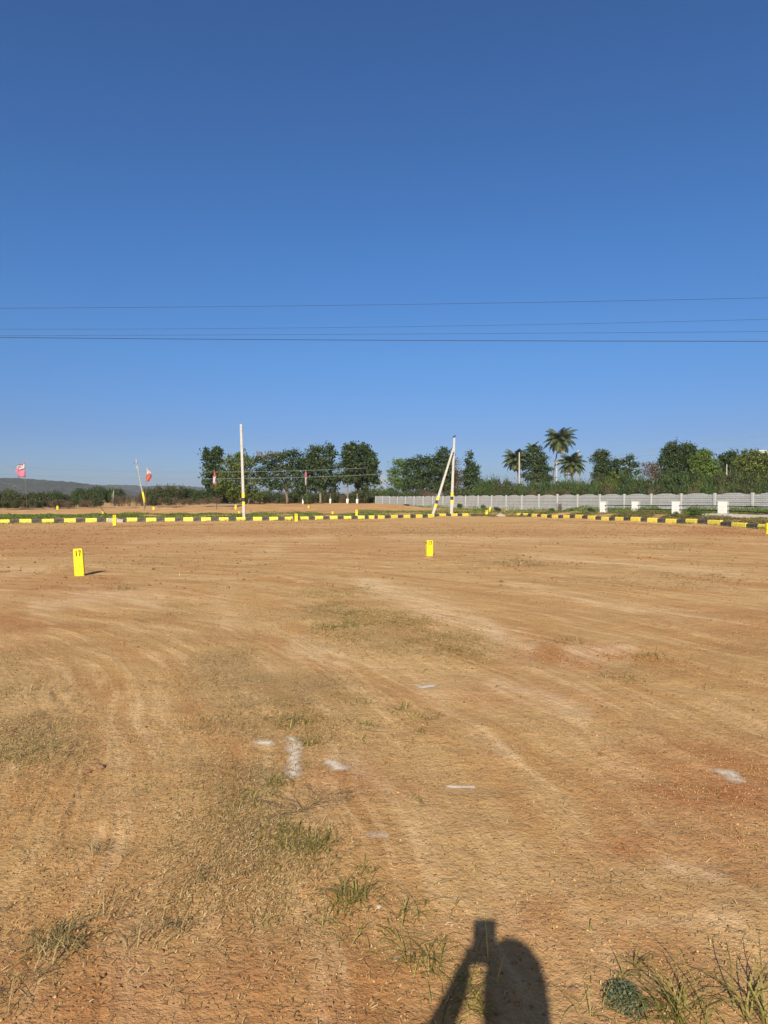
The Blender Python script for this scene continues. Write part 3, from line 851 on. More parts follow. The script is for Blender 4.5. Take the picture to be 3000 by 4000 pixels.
# leaning wooden pole on the left
def wooden_pole():
    Y = 84.0
    g = P(566, 1966, Y); g.z = Hs(g.x, Y)
    root = thing('wooden_pole', 'slanting weathered pole with crossarm and a yellow painted foot, left of the red flag', 'utility pole', tuple(g))
    t = P(531, 1794, Y) - g; mid = P(552, 1905, Y) - g
    a = MB(); a.tube([(0, 0, -.2), P(557, 1922, Y) - g, mid, P(541, 1840, Y) - g, t], [.11, .095, .085, .07, .055], 8); a.build('shaft', M['slab'], root, True)
    y_ = MB(); y_.tube([P(566, 1964, Y) - g, P(557, 1922, Y) - g], [.14, .125], 8); y_.build('yellow_band', M['pyellow'], root, True)
    c = MB(); p = P(534.5, 1812, Y) - g
    c.tube([p + Vector((-.3, -.09, -.03)), p + Vector((.12, -.09, .05))], .035, 6); c.build('crossarm', M['steel'], root)
    for dx in (-.27, .08):
        i = MB(); i.tube([p + Vector((dx, -.09, 0)), p + Vector((dx, -.09, .14))], [.03, .045], 8); i.build('insulator', M['black'], root)
    i = MB(); q = P(536, 1827, Y) - g; i.tube([q + Vector((-.12, -.08, 0)), q + Vector((.0, -.08, .08))], [.06, .05], 8); i.build('insulator', M['white'], root)
    f = MB(); q = P(541, 1840, Y) - g; f.tube([q + Vector((0, 0, -.1)), q + Vector((0, 0, .1))], .12, 8); f.build('clamp', M['steel'], root)
    h = MB(); h.tube([t, t + Vector((-.04, 0, .12)), t + Vector((.06, 0, .16))], .03, 6); h.build('top_hook', M['steel'], root)
wooden_pole()

# ================================================================== FLAGS
M['flag_white'] = mat_leaf('faded_white_cloth', (0.70, 0.62, 0.66), (0.74, 0.66, 0.70), None, 0.35)
M['flag_pink'] = mat_leaf('faded_pink_cloth', (0.62, 0.22, 0.34), (0.66, 0.25, 0.36), None, 0.35)
M['flag_red'] = mat_leaf('red_cloth', (0.72, 0.16, 0.12), (0.75, 0.19, 0.14), None, 0.35)
def flag(label, base_px, top_px, Y, outline_top, bands, pole_r=0.022, wob=0.12, darkpole='bamboo'):
    """bands: (name, mat, left edge pts, right edge pts) in photo pixels; rows run top to bottom"""
    g = P(*base_px, Y); g.z = Hs(g.x, Y)
    root = thing('flag', label, 'flag', tuple(g))
    t = P(*top_px, Y) - g
    m = MB(); m.tube([(0, 0, -.1), t * .5 + Vector((.03, 0, 0)), t], [pole_r * 1.2, pole_r, pole_r * .7], 6); m.build('pole', M[darkpole], root, True)
    for name, mt, Ls, Rs in bands:
        nc = 9; nr = 7
        def samp(E, t_):
            s = t_ * (len(E) - 1); i = min(int(s), len(E) - 2); f = s - i
            return E[i][0] * (1 - f) + E[i + 1][0] * f, E[i][1] * (1 - f) + E[i + 1][1] * f
        V = []
        for r in range(nr):
            a = samp(Ls, r / (nr - 1)); b = samp(Rs, r / (nr - 1))
            for c in range(nc):
                f = c / (nc - 1)
                p = P(a[0] + (b[0] - a[0]) * f, a[1] + (b[1] - a[1]) * f, Y) - g
                p.y += wob * math.sin(f * 7 + r * .5 + base_px[0]) - 0.03
                V.append(tuple(p))
        Fc = [(r * nc + c, r * nc + c + 1, (r + 1) * nc + c + 1, (r + 1) * nc + c) for r in range(nr - 1) for c in range(nc - 1)]
        o = mesh_np(name, np.array(V), np.array(Fc), M[mt], root, True)
        sol = o.modifiers.new('thick', 'SOLIDIFY'); sol.thickness = 0.006
    return root
f1 = flag('tattered faded pink and white flag flying from a thin pole at far left', (104, 1989), (96, 1806), 82, None,
     [('top_stripe', 'flag_pink', [(70, 1816), (69, 1820)], [(96, 1806), (97.5, 1811)]),
      ('white_field', 'flag_white', [(69, 1820), (68, 1827), (66, 1834)], [(97.5, 1811), (98, 1822), (98.5, 1832)]),
      ('pink_field', 'flag_pink', [(66, 1834), (61, 1840), (68, 1849), (70, 1862)], [(98.5, 1832), (99, 1842), (99.5, 1853), (100, 1864)])])
wt = MB()
gx = Vector(f1.location)
for i, (ax_, ay) in enumerate([(73, 1822), (77, 1821), (82, 1822), (86, 1821), (91, 1821), (79, 1828), (84, 1828), (89, 1827)]):
    c = P(ax_, ay, 82) - gx; c.y -= .16; wt.box(c, (.05 + .03 * (i % 3), .01, .07 - .02 * (i % 2)))
wt.build('faded_lettering', M['darkstem'], f1)
flag('white over red flag on a thin pole beside the slanting wooden pole', (564.5, 1993), (574.5, 1825), 76, None,
     [('white_field', 'flag_white', [(574, 1826), (571.5, 1842), (571, 1856)], [(575.5, 1826), (584, 1838), (591, 1850)]),
      ('red_field', 'flag_red', [(571, 1856), (570, 1870), (569.5, 1880)], [(591.5, 1851), (591, 1862), (583, 1880)])])
flag('limp white flag with red edges on a dark pole before the leftmost tall tree', (847, 1997), (837.5, 1834), 74, None,
     [('red_hoist', 'flag_red', [(837, 1836), (835, 1850), (833.5, 1860)], [(838.5, 1836), (843, 1852), (845, 1861)]),
      ('white_field', 'flag_white', [(833.5, 1860), (832, 1876), (832.5, 1890)], [(845, 1861), (842, 1876), (845, 1890)]),
      ('red_foot', 'flag_red', [(831, 1889), (836, 1893), (841, 1897)], [(845, 1890), (846, 1893), (846, 1897)])], darkpole='rod')
flag('limp pink and white flag on a bamboo pole before the middle trees', (1201, 1990), (1193.5, 1837), 78, None,
     [('pink_field', 'flag_pink', [(1193, 1838), (1190, 1852), (1190, 1866)], [(1195, 1838), (1198, 1850), (1199, 1862)]),
      ('white_field', 'flag_white', [(1190, 1866), (1192, 1880), (1193, 1898)], [(1199, 1862), (1197, 1876), (1198, 1889)])])

# ================================================================== PRECAST WALL
def wall_mat():
    m = bpy.data.materials.new('precast_panels'); m.use_nodes = True
    nt = m.node_tree; b = nt.nodes['Principled BSDF']; L = nt.links.new
    b.inputs['Roughness'].default_value = 0.9; b.inputs['Specular IOR Level'].default_value = 0.2
    tc = NN(nt, 'ShaderNodeTexCoord')
    sp = NN(nt, 'ShaderNodeSeparateXYZ'); L(tc.outputs['Object'], sp.inputs[0])
    cb = NN(nt, 'ShaderNodeCombineXYZ'); L(sp.outputs[0], cb.inputs[0]); L(sp.outputs[2], cb.inputs[1])
    br = NN(nt, 'ShaderNodeTexBrick'); L(cb.outputs[0], br.inputs['Vector'])
    br.inputs['Scale'].default_value = 1.0; br.inputs['Brick Width'].default_value = 0.42; br.inputs['Row Height'].default_value = 0.15
    br.inputs['Mortar Size'].default_value = 0.013; br.inputs['Mortar Smooth'].default_value = 0.4
    br.inputs['Color1'].default_value = (0.47, 0.49, 0.50, 1); br.inputs['Color2'].default_value = (0.42, 0.445, 0.455, 1); br.inputs['Mortar'].default_value = (0.24, 0.24, 0.235, 1)
    no = NN(nt, 'ShaderNodeTexNoise'); no.inputs['Scale'].default_value = 1.3; no.inputs['Detail'].default_value = 8; no.inputs['Roughness'].default_value = .7
    L(tc.outputs['Object'], no.inputs['Vector'])
    mr = NN(nt, 'ShaderNodeMapRange'); mr.inputs['From Min'].default_value = .3; mr.inputs['From Max'].default_value = .7; mr.inputs['To Min'].default_value = .82; mr.inputs['To Max'].default_value = 1.12
    L(no.outputs['Fac'], mr.inputs['Value'])
    hs = NN(nt, 'ShaderNodeHueSaturation'); L(br.outputs['Color'], hs.inputs['Color']); L(mr.outputs[0], hs.inputs['Value'])
    L(hs.outputs[0], b.inputs['Base Color'])
    bp = NN(nt, 'ShaderNodeBump'); bp.inputs['Strength'].default_value = 0.8; bp.inputs['Distance'].default_value = 0.03; bp.invert = True
    L(br.outputs['Fac'], bp.inputs['Height']); L(bp.outputs[0], b.inputs['Normal'])
    return m
M['panel'] = wall_mat()
M['post'] = mat_simple('wall_post', (0.44, 0.455, 0.45), 0.9, 0.1, 3, 0.004)
WD = lambda s: 128.0 * (1 - 0.02578 * s)
WX = lambda s: ((1468 - 11.8 * s) / (1 - 0.02578 * s) - 1500) / F * WD(s)
def build_wall():
    p0 = Vector((WX(0), WD(0), 0))
    root = thing('precast_wall', 'long grey precast concrete boundary wall with scalloped top behind the weeds', 'wall', (p0.x, p0.y, 0))
    N = 27
    ps = [Vector((WX(s), WD(s), 0)) for s in range(N + 1)]
    an = math.atan2(ps[1].y - ps[0].y, ps[1].x - ps[0].x)
    rdw = random.Random(5)
    for i, p in enumerate(ps):
        zb = float(H0(p.x, p.y)) - 0.3
        zt = 2.10 if i > 1 else 2.20
        if i in (15, 16): zt = 2.17
        mb = MB(); mb.box((0, 0, (zb + zt) / 2), (0.21, 0.17, zt - zb)); 
        o = mb.build('post', M['post'], root, False, 0.01)
        o.location = p - p0; o.rotation_euler = (0, 0, an)
    for i in range(N):
        a, b = ps[i], ps[i + 1]; L = (b - a).length - 0.19
        zb = min(float(H0(a.x, a.y)), float(H0(b.x, b.y))) - 0.3
        mb = MB()
        n = 24; rows = []
        board = 0.36
        # boards as separate courses with a shallow groove between them, the top one scalloped
        ztop = 2.03
        k = 0; z1 = ztop - 0.34
        while z1 > zb:
            z0 = max(z1 - board, zb)
            mb.box((0, rdw.uniform(-.006, .006), (z0 + z1) / 2), (L, 0.06, z1 - z0 - 0.02)); z1 = z0
        vs = []; fs = []
        for q in range(n + 1):
            t = q / n; x = -L / 2 + L * t
            if i < 2: zt = ztop + 0.14
            else:
                e = abs(t - 0.5) * 2
                zt = ztop - 0.04 + 0.10 * max(0, 1 - (e / 0.62) ** 2) + (0.03 * abs(math.sin(t * 21)) if e < 0.6 else 0)
            for y in (-.03, .03):
                vs += [(x, y, ztop - 0.335), (x, y, zt)]
        for q in range(n):
            c = q * 4
            fs += [(c, c + 4, c + 5, c + 1), (c + 2, c + 3, c + 7, c + 6), (c + 1, c + 5, c + 7, c + 3), (c, c + 2, c + 6, c + 4)]
        fs += [(0, 1, 3, 2), (n * 4, n * 4 + 2, n * 4 + 3, n * 4 + 1)]
        mb.add(vs, fs)
        o = mb.build('panel', M['panel'], root)
        o.location = (a + b) / 2 - p0; o.rotation_euler = (0, 0, an)
build_wall()
def wallY(px):
    # depth of the wall where it crosses this column
    s = (px - 1468) / (-11.8 + px * 0.02578)
    return WD(min(s, 27))

# ================================================================== WHITE PILLARS AND PIPE RAILS
PIL = [(2358, 62.0, 1959, 29), (2484, 56.0, 1958, 33), (2643, 50.0, 1957.5, 37), (2826, 45.0, 1956.5, 43), (3052, 40.5, 1956, 48)]
pil_pos = []
plabels = ['white square pillar, farthest and smallest of the railing pillars', 'white square pillar, second farthest of the railing pillars',
           'white square pillar with weeds at its foot, second nearest in the photo', 'white square pillar, nearest and largest in the photo',
           'white square pillar beyond the right edge of the railing']
adir = math.atan2(-(62 - 45.), (P(2826, 1950, 45).x - P(2358, 1950, 62).x))
for (px, Y, pt, w), lab in zip(PIL, plabels):
    x = P(px, 1950, Y).x; zb = Hs(x, Y); zt = hz(Y, pt); W = w * Y / F * 0.80
    t = thing('white_pillar', lab, 'pillar', (x, Y, zb), adir + R(42))
    mb = MB(); mb.box((0, 0, (zt - zb) / 2 - .1), (W, W * .8, zt - zb + .1)); mb.build('shaft', M['white'], t, False, .01)
    mb = MB(); mb.box((0, 0, zt - zb - .02), (W + .04, W * .8 + .04, .05)); mb.build('cap', M['white'], t, False, .008)
    pil_pos.append((Vector((x, Y, zb)), zt, W))
for i in range(4):
    (a, za, wa), (b, zb_, wb) = pil_pos[i], pil_pos[i + 1]
    t = thing('pipe_railing', ['black two-pipe railing between the two farthest white pillars', 'black two-pipe railing between the second and third white pillars',
                               'black two-pipe railing left of the nearest white pillar', 'black two-pipe railing right of the nearest white pillar'][i],
              'railing', tuple(a), 0)
    d = (b - a); dn = d.normalized()
    for f0 in (0.66, 0.34):
        z0 = (za - a.z) * f0; z1 = (zb_ - b.z) * f0 + (b.z - a.z)
        mb = MB(); p = Vector((0, 0, z0)) + dn * wa * .35; q = Vector((d.x, d.y, z1)) - dn * wb * .35
        mb.tube([p, q], .030, 8); mb.build('rail', M['black'], t, True)

# concrete drain lip at right
def drain():
    mb = MB(); pts = []
    cols = np.linspace(2745, 3150, 30)
    V = []; Fc = []
    x0 = P(2745, 1950, 44).x
    root_loc = Vector((x0, 44, Hs(x0, 44)))
    for c in cols:
        Y = 44.0 - (c - 2745) * 0.010
        x = P(c, 1950, Y).x
        z = hz(Y, 2007.5 - 2.2 * math.sin((c - 2745) / 48.0) + (c - 2745) * .005)
        zb = Hs(x, Y) - .3
        for dy, zz in ((0.0, zb), (0.02, z), (0.14, z), (0.16, zb)):
            V.append(Vector((x, Y + dy, zz)) - root_loc)
    n = len(cols)
    for i in range(n - 1):
        for k in range(3):
            a = i * 4 + k; Fc.append((a, a + 4, a + 5, a + 1))
    Fc += [(0, 1, 2, 3), tuple((n - 1) * 4 + k for k in (3, 2, 1, 0))]
    mb.add(V, Fc)
    o = mb.build('drain_wall', M['slab']); o.location = root_loc
    tag(o, 'low wavy grey concrete drain edge at the foot of the nearest white pillar', 'drain')
drain()

# ================================================================== SLABS, RODS, GRAVEL
def slab(px0, px1, py0, py1, Y, label, ht):
    x0 = P(px0, 1950, Y).x; x1 = P(px1, 1950, Y).x; xm = (x0 + x1) / 2
    z = Hs(xm, Y)
    mb = MB(); mb.box((0, 0, ht / 2 - .03), (x1 - x0, .5, ht), Matrix.Rotation(R(4), 3, 'Y'))
    o = mb.build('concrete_slab', M['slab'], None, False, .015); o.location = (xm, Y, z); o.rotation_euler = (0, 0, .12)
    tag(o, label, 'slab')
slab(424, 482, 2030, 2042, 47.4, 'grey concrete slab lying on the kerb behind a yellow plot stone', 0.26)
slab(1397, 1428, 2008, 2013, 57.5, 'thin broken grey slab in the weeds right of a yellow stone', 0.22)
slab(372, 405, 2015, 2021, 56, 'pale thin slab in the weeds behind the left kerb row', 0.16)
def rod(pts, label, r=.018):
    b = pts[0]; mb = MB(); mb.tube([p - b for p in pts], r, 6)
    o = mb.build('iron_rod', M['rod'], None, True); o.location = b; tag(o, label, 'iron rod')
g = P(417, 2012, 57.5); g.z = Hs(g.x, g.y) - .02
rod([g, P(405, 1998, 57.5), P(393, 1982, 57.5)], 'dark iron rod leaning left behind a yellow stone in the weeds', .028)
g = P(1136, 2034, 50.6); g.z = Hs(g.x, g.y) - .02
rod([g, P(1146, 2019, 50.5), P(1153, 2008, 50.4), P(1164, 2002, 50.2)], 'bent dark rod leaning over a yellow stone at the kerb', .025)
g = P(984, 2006, 66); g.z = Hs(g.x, g.y) - .02
rod([g, P(983, 2000, 66), P(976, 1994, 66)], 'short bent stick in the weeds right of the tall concrete pole', .025)

def gravel_heap(px, pw, ph, Y, label, name='gravel_heap', mat=None, n=1400, sz=.035):
    rng = np.random.default_rng(int(px))
    x = P(px, 1950, Y).x; z = Hs(x, Y); w = pw * Y / F; h = ph * Y / F
    a = rng.uniform(0, 2 * np.pi, n); r = np.sqrt(rng.uniform(0, 1, n))
    X = np.cos(a) * r * w; Yy = np.sin(a) * r * w * .7; Z = h * (1 - r) ** 0.9 * (1 + .2 * rng.normal(size=n)) 
    C = np.stack([X, Yy, np.maximum(Z, 0)], 1)
    V, Fq = stones_mesh(C, sz * rng.uniform(.5, 1.5, n), rng)
    # solid core
    base = []
    na = 16
    for i in range(6):
        rr = i / 5
        for k in range(na):
            an = 2 * math.pi * k / na
            base.append((math.cos(an) * rr * w * .97, math.sin(an) * rr * w * .68, h * (1 - rr) ** .9 * .92 - .02 - (0.06 if i == 5 else 0)))
    base = np.array(base); off = len(V)
    q = [(off + i * na + k, off + (i + 1) * na + k, off + (i + 1) * na + (k + 1) % na, off + i * na + (k + 1) % na) for i in range(5) for k in range(na)]
    o = mesh_np(name, np.vstack([V, base]), [Fq, np.array(q)], mat, None)
    o.location = (x, Y, z); tag(o, label, 'heap')

_oct = np.array([(1, 0, 0), (-1, 0, 0), (0, 1, 0), (0, -1, 0), (0, 0, 1), (0, 0, -1)], float)
_of = np.array([(0, 2, 4), (2, 1, 4), (1, 3, 4), (3, 0, 4), (2, 0, 5), (1, 2, 5), (3, 1, 5), (0, 3, 5)])
def stones_mesh(C, s, rng):
    n = len(C)
    O = _oct[None] * rng.uniform(.6, 1.25, (n, 6, 1)) * rng.uniform(.6, 1.3, (n, 1, 3))
    a = rng.uniform(0, np.pi, n); ca, sa = np.cos(a), np.sin(a)
    X = O[..., 0] * ca[:, None] - O[..., 1] * sa[:, None]; Yy = O[..., 0] * sa[:, None] + O[..., 1] * ca[:, None]
    O = np.stack([X, Yy, O[..., 2] * .75], -1) * s[:, None, None]
    V = (O + C[:, None, :]).reshape(-1, 3)
    Fq = (_of[None] + (np.arange(n) * 6)[:, None, None]).reshape(-1, 3)
    return V, Fq
M['gravel'] = mat_leaf('pale_gravel', (0.42, 0.37, 0.31), (0.62, 0.56, 0.48), (0.7, 0.66, 0.6), 0, .9)
gravel_heap(1956, 24, 11, 62.5, 'low heap of whitish gravel between the two rows of kerb blocks', 'gravel_heap', M['gravel'])

# ================================================================== TREES
tr_mid = 100.0
tree('broadleaf_tree', 'tall dark leafy tree at the left end of the grove, behind the limp red-edged flag', 'tree', 101, 868,
     [(812, 1772, 22, 20), (850, 1768, 24, 20), (830, 1800, 40, 26), (818, 1840, 30, 30), (850, 1850, 34, 34), (815, 1885, 26, 26), (850, 1905, 30, 26)],
     'leaf_dark', 6200, .15, .28, seed=11)
tree('broadleaf_tree', 'olive green bushy tree right behind the lone tall concrete pole', 'tree', 98, 938,
     [(932, 1778, 26, 22), (905, 1800, 40, 22), (960, 1805, 44, 26), (930, 1840, 55, 34), (900, 1870, 50, 34), (965, 1875, 50, 36), (880, 1905, 50, 26), (930, 1920, 60, 26), (985, 1925, 40, 22)],
     'leaf_olive', 8200, .14, .30, seed=12, trunks=[(938, 0), (968, 6)])
tree('spreading_tree', 'wide dark spreading tree with hanging brown pods on its top', 'tree', 100, 1122,
     [(1035, 1800, 50, 18), (1010, 1860, 40, 30), (1195, 1815, 36, 26), (1185, 1890, 34, 26), (1060, 1890, 44, 22), (1090, 1785, 60, 20), (1140, 1772, 42, 16), (1165, 1800, 44, 24), (1110, 1825, 70, 24), (1040, 1838, 40, 14), (1080, 1862, 60, 18), (1150, 1860, 50, 30), (1120, 1895, 50, 22), (1190, 1850, 40, 26)],
     'leaf_dark', 9500, .14, .30, seed=13, pods=True, tr=.2, trunks=[(1122, -4)])
tree('broadleaf_tree', 'tall dark green tree with a bare brown trunk behind the limp pink flag', 'tree', 99, 1251,
     [(1225, 1765, 26, 26), (1268, 1755, 30, 26), (1295, 1765, 18, 26), (1250, 1800, 50, 30), (1285, 1825, 34, 32), (1225, 1840, 40, 32), (1262, 1872, 48, 34), (1240, 1900, 34, 22), (1210, 1800, 26, 30), (1300, 1860, 26, 34), (1205, 1880, 30, 26)],
     'leaf_dark', 8800, .15, .28, seed=14, bark='palebark', tr=.17)
tree('broadleaf_tree', 'slim dark tree with a whitewashed foot between the two tallest crowns', 'tree', 100, 1290,
     [(1300, 1900, 18, 18), (1285, 1880, 16, 16), (1312, 1870, 16, 20)], 'leaf_dark', 700, .15, .3, seed=15, tr=.09, white=True)
tree('forked_tree', 'tall leafy tree on a pale forked trunk, left of the pair near the wall end', 'tree', 99, 1357,
     [(1355, 1748, 14, 18), (1378, 1752, 18, 22), (1365, 1785, 32, 30), (1350, 1820, 24, 24), (1385, 1825, 30, 34), (1372, 1868, 30, 24), (1345, 1860, 18, 20)],
     'leaf_dark', 5600, .15, .27, seed=16, bark='palebark', tr=.14, white=True)
tree('broadleaf_tree', 'tallest dense dark tree, right of the pair near the wall end', 'tree', 101, 1395,
     [(1420, 1752, 22, 22), (1440, 1780, 26, 26), (1410, 1800, 34, 34), (1450, 1815, 26, 30), (1425, 1850, 44, 34), (1455, 1860, 26, 26), (1415, 1895, 34, 22), (1465, 1888, 16, 16), (1400, 1770, 22, 26), (1470, 1850, 14, 24)],
     'leaf_dark', 8000, .15, .27, seed=17, tr=.13, white=True)
tree('broadleaf_tree', 'slender whitewashed tree standing behind the bamboo flag pole', 'tree', 97, 1183,
     [(1180, 1910, 26, 22), (1195, 1890, 24, 22)], 'leaf_dark', 900, .15, .3, seed=18, tr=.08, white=True)
# behind the wall, left part
tree('feathery_tree', 'light green feathery tree at the left of the clump behind the wall', 'tree', 140, 1575,
     [(1560, 1808, 24, 14), (1545, 1840, 24, 20), (1580, 1835, 26, 24), (1540, 1880, 28, 26), (1575, 1890, 34, 30)], 'leaf_bright', 3600, .17, .42, seed=21)
tree('spreading_tree', 'broad dark spreading tree behind the wall, left of the propped pole', 'tree', 138, 1650,
     [(1615, 1812, 34, 20), (1650, 1798, 32, 20), (1690, 1810, 36, 22), (1640, 1845, 60, 28), (1700, 1850, 50, 34), (1620, 1885, 50, 34), (1680, 1900, 60, 34)],
     'leaf_dark', 10500, .18, .40, seed=22, tr=.25)
tree('broadleaf_tree', 'tall dark tree directly behind the strut and propped pole', 'tree', 136, 1735,
     [(1735, 1768, 24, 20), (1715, 1790, 20, 18), (1750, 1800, 28, 26), (1740, 1840, 44, 30), (1765, 1870, 40, 34), (1745, 1905, 50, 30)],
     'leaf_dark', 8000, .17, .38, seed=23, tr=.2)
tree('sparse_tree', 'thin brownish half bare tree right of the propped pole', 'tree', 133, 1790,
     [(1782, 1805, 16, 22), (1795, 1850, 22, 26), (1785, 1890, 26, 26)], 'leaf_brown', 750, .12, .6, seed=24, tr=.12, per=10)
tree('conical_tree', 'lone dark conical tree right of the propped pole', 'tree', 132, 1842,
     [(1835, 1780, 12, 16), (1832, 1805, 16, 18), (1845, 1825, 24, 22), (1838, 1850, 34, 24), (1845, 1880, 38, 28), (1840, 1910, 40, 24)],
     'leaf_dark', 6000, .16, .34, seed=25)
tree('broadleaf_tree', 'dense round dark tree between the two left coconut palms', 'tree', 150, 2090,
     [(2090, 1762, 26, 20), (2070, 1785, 28, 24), (2110, 1790, 30, 26), (2085, 1820, 44, 30), (2120, 1840, 32, 28), (2080, 1860, 46, 26), (2130, 1870, 30, 20)],
     'leaf_dark', 8000, .19, .40, seed=26, tr=.2)
tree('broadleaf_tree', 'tall narrow dark tree right of the coconut palms', 'tree', 125, 2350,
     [(2352, 1774, 26, 18), (2335, 1790, 24, 18), (2360, 1800, 24, 24), (2350, 1825, 32, 26), (2345, 1855, 34, 26), (2365, 1870, 34, 22)],
     'leaf_dark', 6500, .16, .34, seed=27)
tree('broadleaf_tree', 'short round dark tree touching the right side of the narrow tall one', 'tree', 122, 2405,
     [(2403, 1812, 20, 16), (2405, 1835, 24, 22), (2410, 1865, 30, 24)], 'leaf_dark', 2000, .17, .36, seed=28)
tree('sparse_tree', 'open branched tree with layered tufts and sky showing through', 'tree', 118, 2455,
     [(2462, 1790, 12, 10), (2478, 1788, 8, 6), (2440, 1808, 14, 12), (2466, 1812, 14, 10), (2448, 1835, 20, 12), (2485, 1815, 8, 8), (2490, 1845, 14, 8), (2450, 1865, 24, 14)],
     'leaf_dark', 1900, .17, .3, seed=29, tr=.12)
tree('thorny_tree', 'flat topped brownish tree with fine bare twigs left of the big dark tree', 'tree', 118, 2545,
     [(2530, 1818, 26, 10), (2560, 1825, 24, 14), (2545, 1845, 34, 16), (2570, 1860, 24, 14)], 'leaf_brown', 1800, .13, .4, seed=30, tr=.15, per=12)
tree('broadleaf_tree', 'largest dark tree behind the right half of the wall, left of two crowns', 'tree', 108, 2628,
     [(2628, 1742, 22, 18), (2612, 1765, 24, 24), (2645, 1765, 22, 26), (2605, 1800, 30, 28), (2640, 1810, 34, 34), (2625, 1850, 46, 34), (2640, 1890, 50, 30)],
     'leaf_dark', 9500, .15, .32, seed=31, tr=.2)
tree('broadleaf_tree', 'large dark twin crown leaning right beside the largest dark tree', 'tree', 107, 2690,
     [(2682, 1748, 18, 18), (2700, 1765, 20, 20), (2685, 1785, 30, 28), (2700, 1825, 34, 34), (2690, 1870, 44, 34)], 'leaf_dark', 6500, .15, .32, seed=32, tr=.18)
tree('feathery_tree', 'mid green feathery tree right of the large dark twin crowns', 'tree', 104, 2755,
     [(2750, 1768, 22, 14), (2765, 1785, 26, 20), (2735, 1800, 34, 24), (2780, 1815, 36, 26), (2745, 1840, 44, 30), (2790, 1850, 40, 28), (2760, 1880, 50, 24)],
     'leaf_bright', 7500, .14, .33, seed=33, tr=.16)
tree('broadleaf_tree', 'round dark crown rising between the two bright green trees at right', 'tree', 112, 2845,
     [(2858, 1775, 22, 16), (2828, 1788, 20, 14), (2845, 1800, 34, 22), (2850, 1830, 34, 24), (2845, 1865, 44, 28)], 'leaf_dark', 5200, .16, .34, seed=34)
tree('acacia_tree', 'yellow green wide tree at the right edge in front of the cream building', 'tree', 100, 2935,
     [(2905, 1772, 12, 10), (2945, 1768, 16, 12), (2925, 1795, 40, 20), (2975, 1785, 36, 20), (2900, 1820, 40, 22), (2955, 1830, 50, 26), (3010, 1800, 40, 26), (3020, 1840, 50, 30), (2920, 1865, 50, 22), (2985, 1870, 50, 24)],
     'leaf_olive', 9500, .14, .32, seed=35, bark='palebark', tr=.14)
tree('acacia_tree', 'green crown beyond the right edge of the wide yellow green tree', 'tree', 102, 3110,
     [(3100, 1790, 44, 30), (3130, 1830, 60, 40), (3090, 1870, 60, 30)], 'leaf_mid', 3000, .16, .4, seed=36)

# ------------------------------------------------------------------ palms
def palm(label, cpx, cpy, rpx, Y, base_px, seed, ndry=5, nf=38):
    rd = random.Random(seed); rng = np.random.default_rng(seed)
    k = Y / F; c = P(cpx, cpy, Y); bx = P(base_px, 1950, Y).x; bz = Hs(bx, Y)
    root = thing('coconut_palm', label, 'palm tree', (bx, Y, bz))
    top = Vector((c.x - bx, 0, c.z - bz))
    tm = MB(); pts = []
    for i in range(9):
        t = i / 8; pts.append(Vector((top.x * t ** 1.5, 0, -.2 + (top.z + .2) * t)))
    tm.tube(pts, [.19 - .08 * i / 8 for i in range(9)], 8); tm.build('trunk', M['bark'], root, True)
    RL = rpx * k * 1.08
    for i in range(nf):
        dry = i >= nf - ndry
        az = i * 2.39996 + rd.uniform(-.2, .2)
        el = R(rd.uniform(-60, -30)) if dry else R(82 - 108 * (i / (nf - ndry)) ** 0.8 + rd.uniform(-6, 6))
        L = RL * rd.uniform(.9, 1.12) * (0.85 if dry else 1)
        droop = 1.0 if dry else 1.3
        ax = Vector((math.cos(az), math.sin(az), 0))
        p = top.copy(); n = 12; pts = [p.copy()]; e = el
        for s in range(n):
            e -= droop / n * (0.5 + s / n)
            p = p + (ax * math.cos(e) + Vector((0, 0, math.sin(e)))) * L / n
            pts.append(p.copy())
        V = []; Fc = []
        m_ = 'palm_dry' if dry else 'palm_leaf'
        side = ax.cross(Vector((0, 0, 1)))
        # rachis
        for s in range(n):
            a, b = pts[s], pts[s + 1]; w = .045 * (1 - s / n) + .012
            i0 = len(V); V += [a + side * w, a - side * w, b - side * w, b + side * w]
        for s in range(2, n * 4):
            t = s / 4.0; q = int(t); f = t - q
            if q >= n: break
            a = pts[q].lerp(pts[q + 1], f); tan = (pts[q + 1] - pts[q]).normalized()
            ll = L * .27 * math.sin(math.pi * min(.95, t / n * .85 + .15)) + .1
            for sg in (-1, 1):
                d = (side * sg + tan * .55 + Vector((0, 0, -0.45 - rd.uniform(0, .45)))).normalized()
                w = tan * (.045 + .045 * rd.random())
                V += [a - w, a + w, a + d * ll + w * .35, a + d * ll - w * .35]
        quads_obj('frond', np.array([tuple(v) for v in V]), M[m_], root)
    nb = MB()
    for j in range(7):
        a = rd.uniform(0, 6.28); q = top + Vector((math.cos(a) * .3, math.sin(a) * .3, -.25 - rd.random() * .25))
        nb.tube([q + Vector((0, 0, -.14)), q + Vector((0, 0, -.07)), q + Vector((0, 0, .07)), q + Vector((0, 0, .14))], [.04, .12, .12, .04], 8)
    nb.build('coconuts', M['palm_dry'], root, True)
palm('coconut palm with yellowing fronds behind the short white pole, leftmost palm', 2017, 1793, 56, 150, 2030, 41, 7)
palm('tallest coconut palm with a leaning trunk, middle of the palms', 2187, 1714, 68, 155, 2150, 42, 6)
palm('drooping coconut palm, rightmost and lower, behind a wooden crossarm pole', 2232, 1808, 60, 145, 2240, 43, 4)
palm('coconut palm top peeping out above the dense round dark tree', 2082, 1752, 34, 162, 2085, 44, 2, 18)

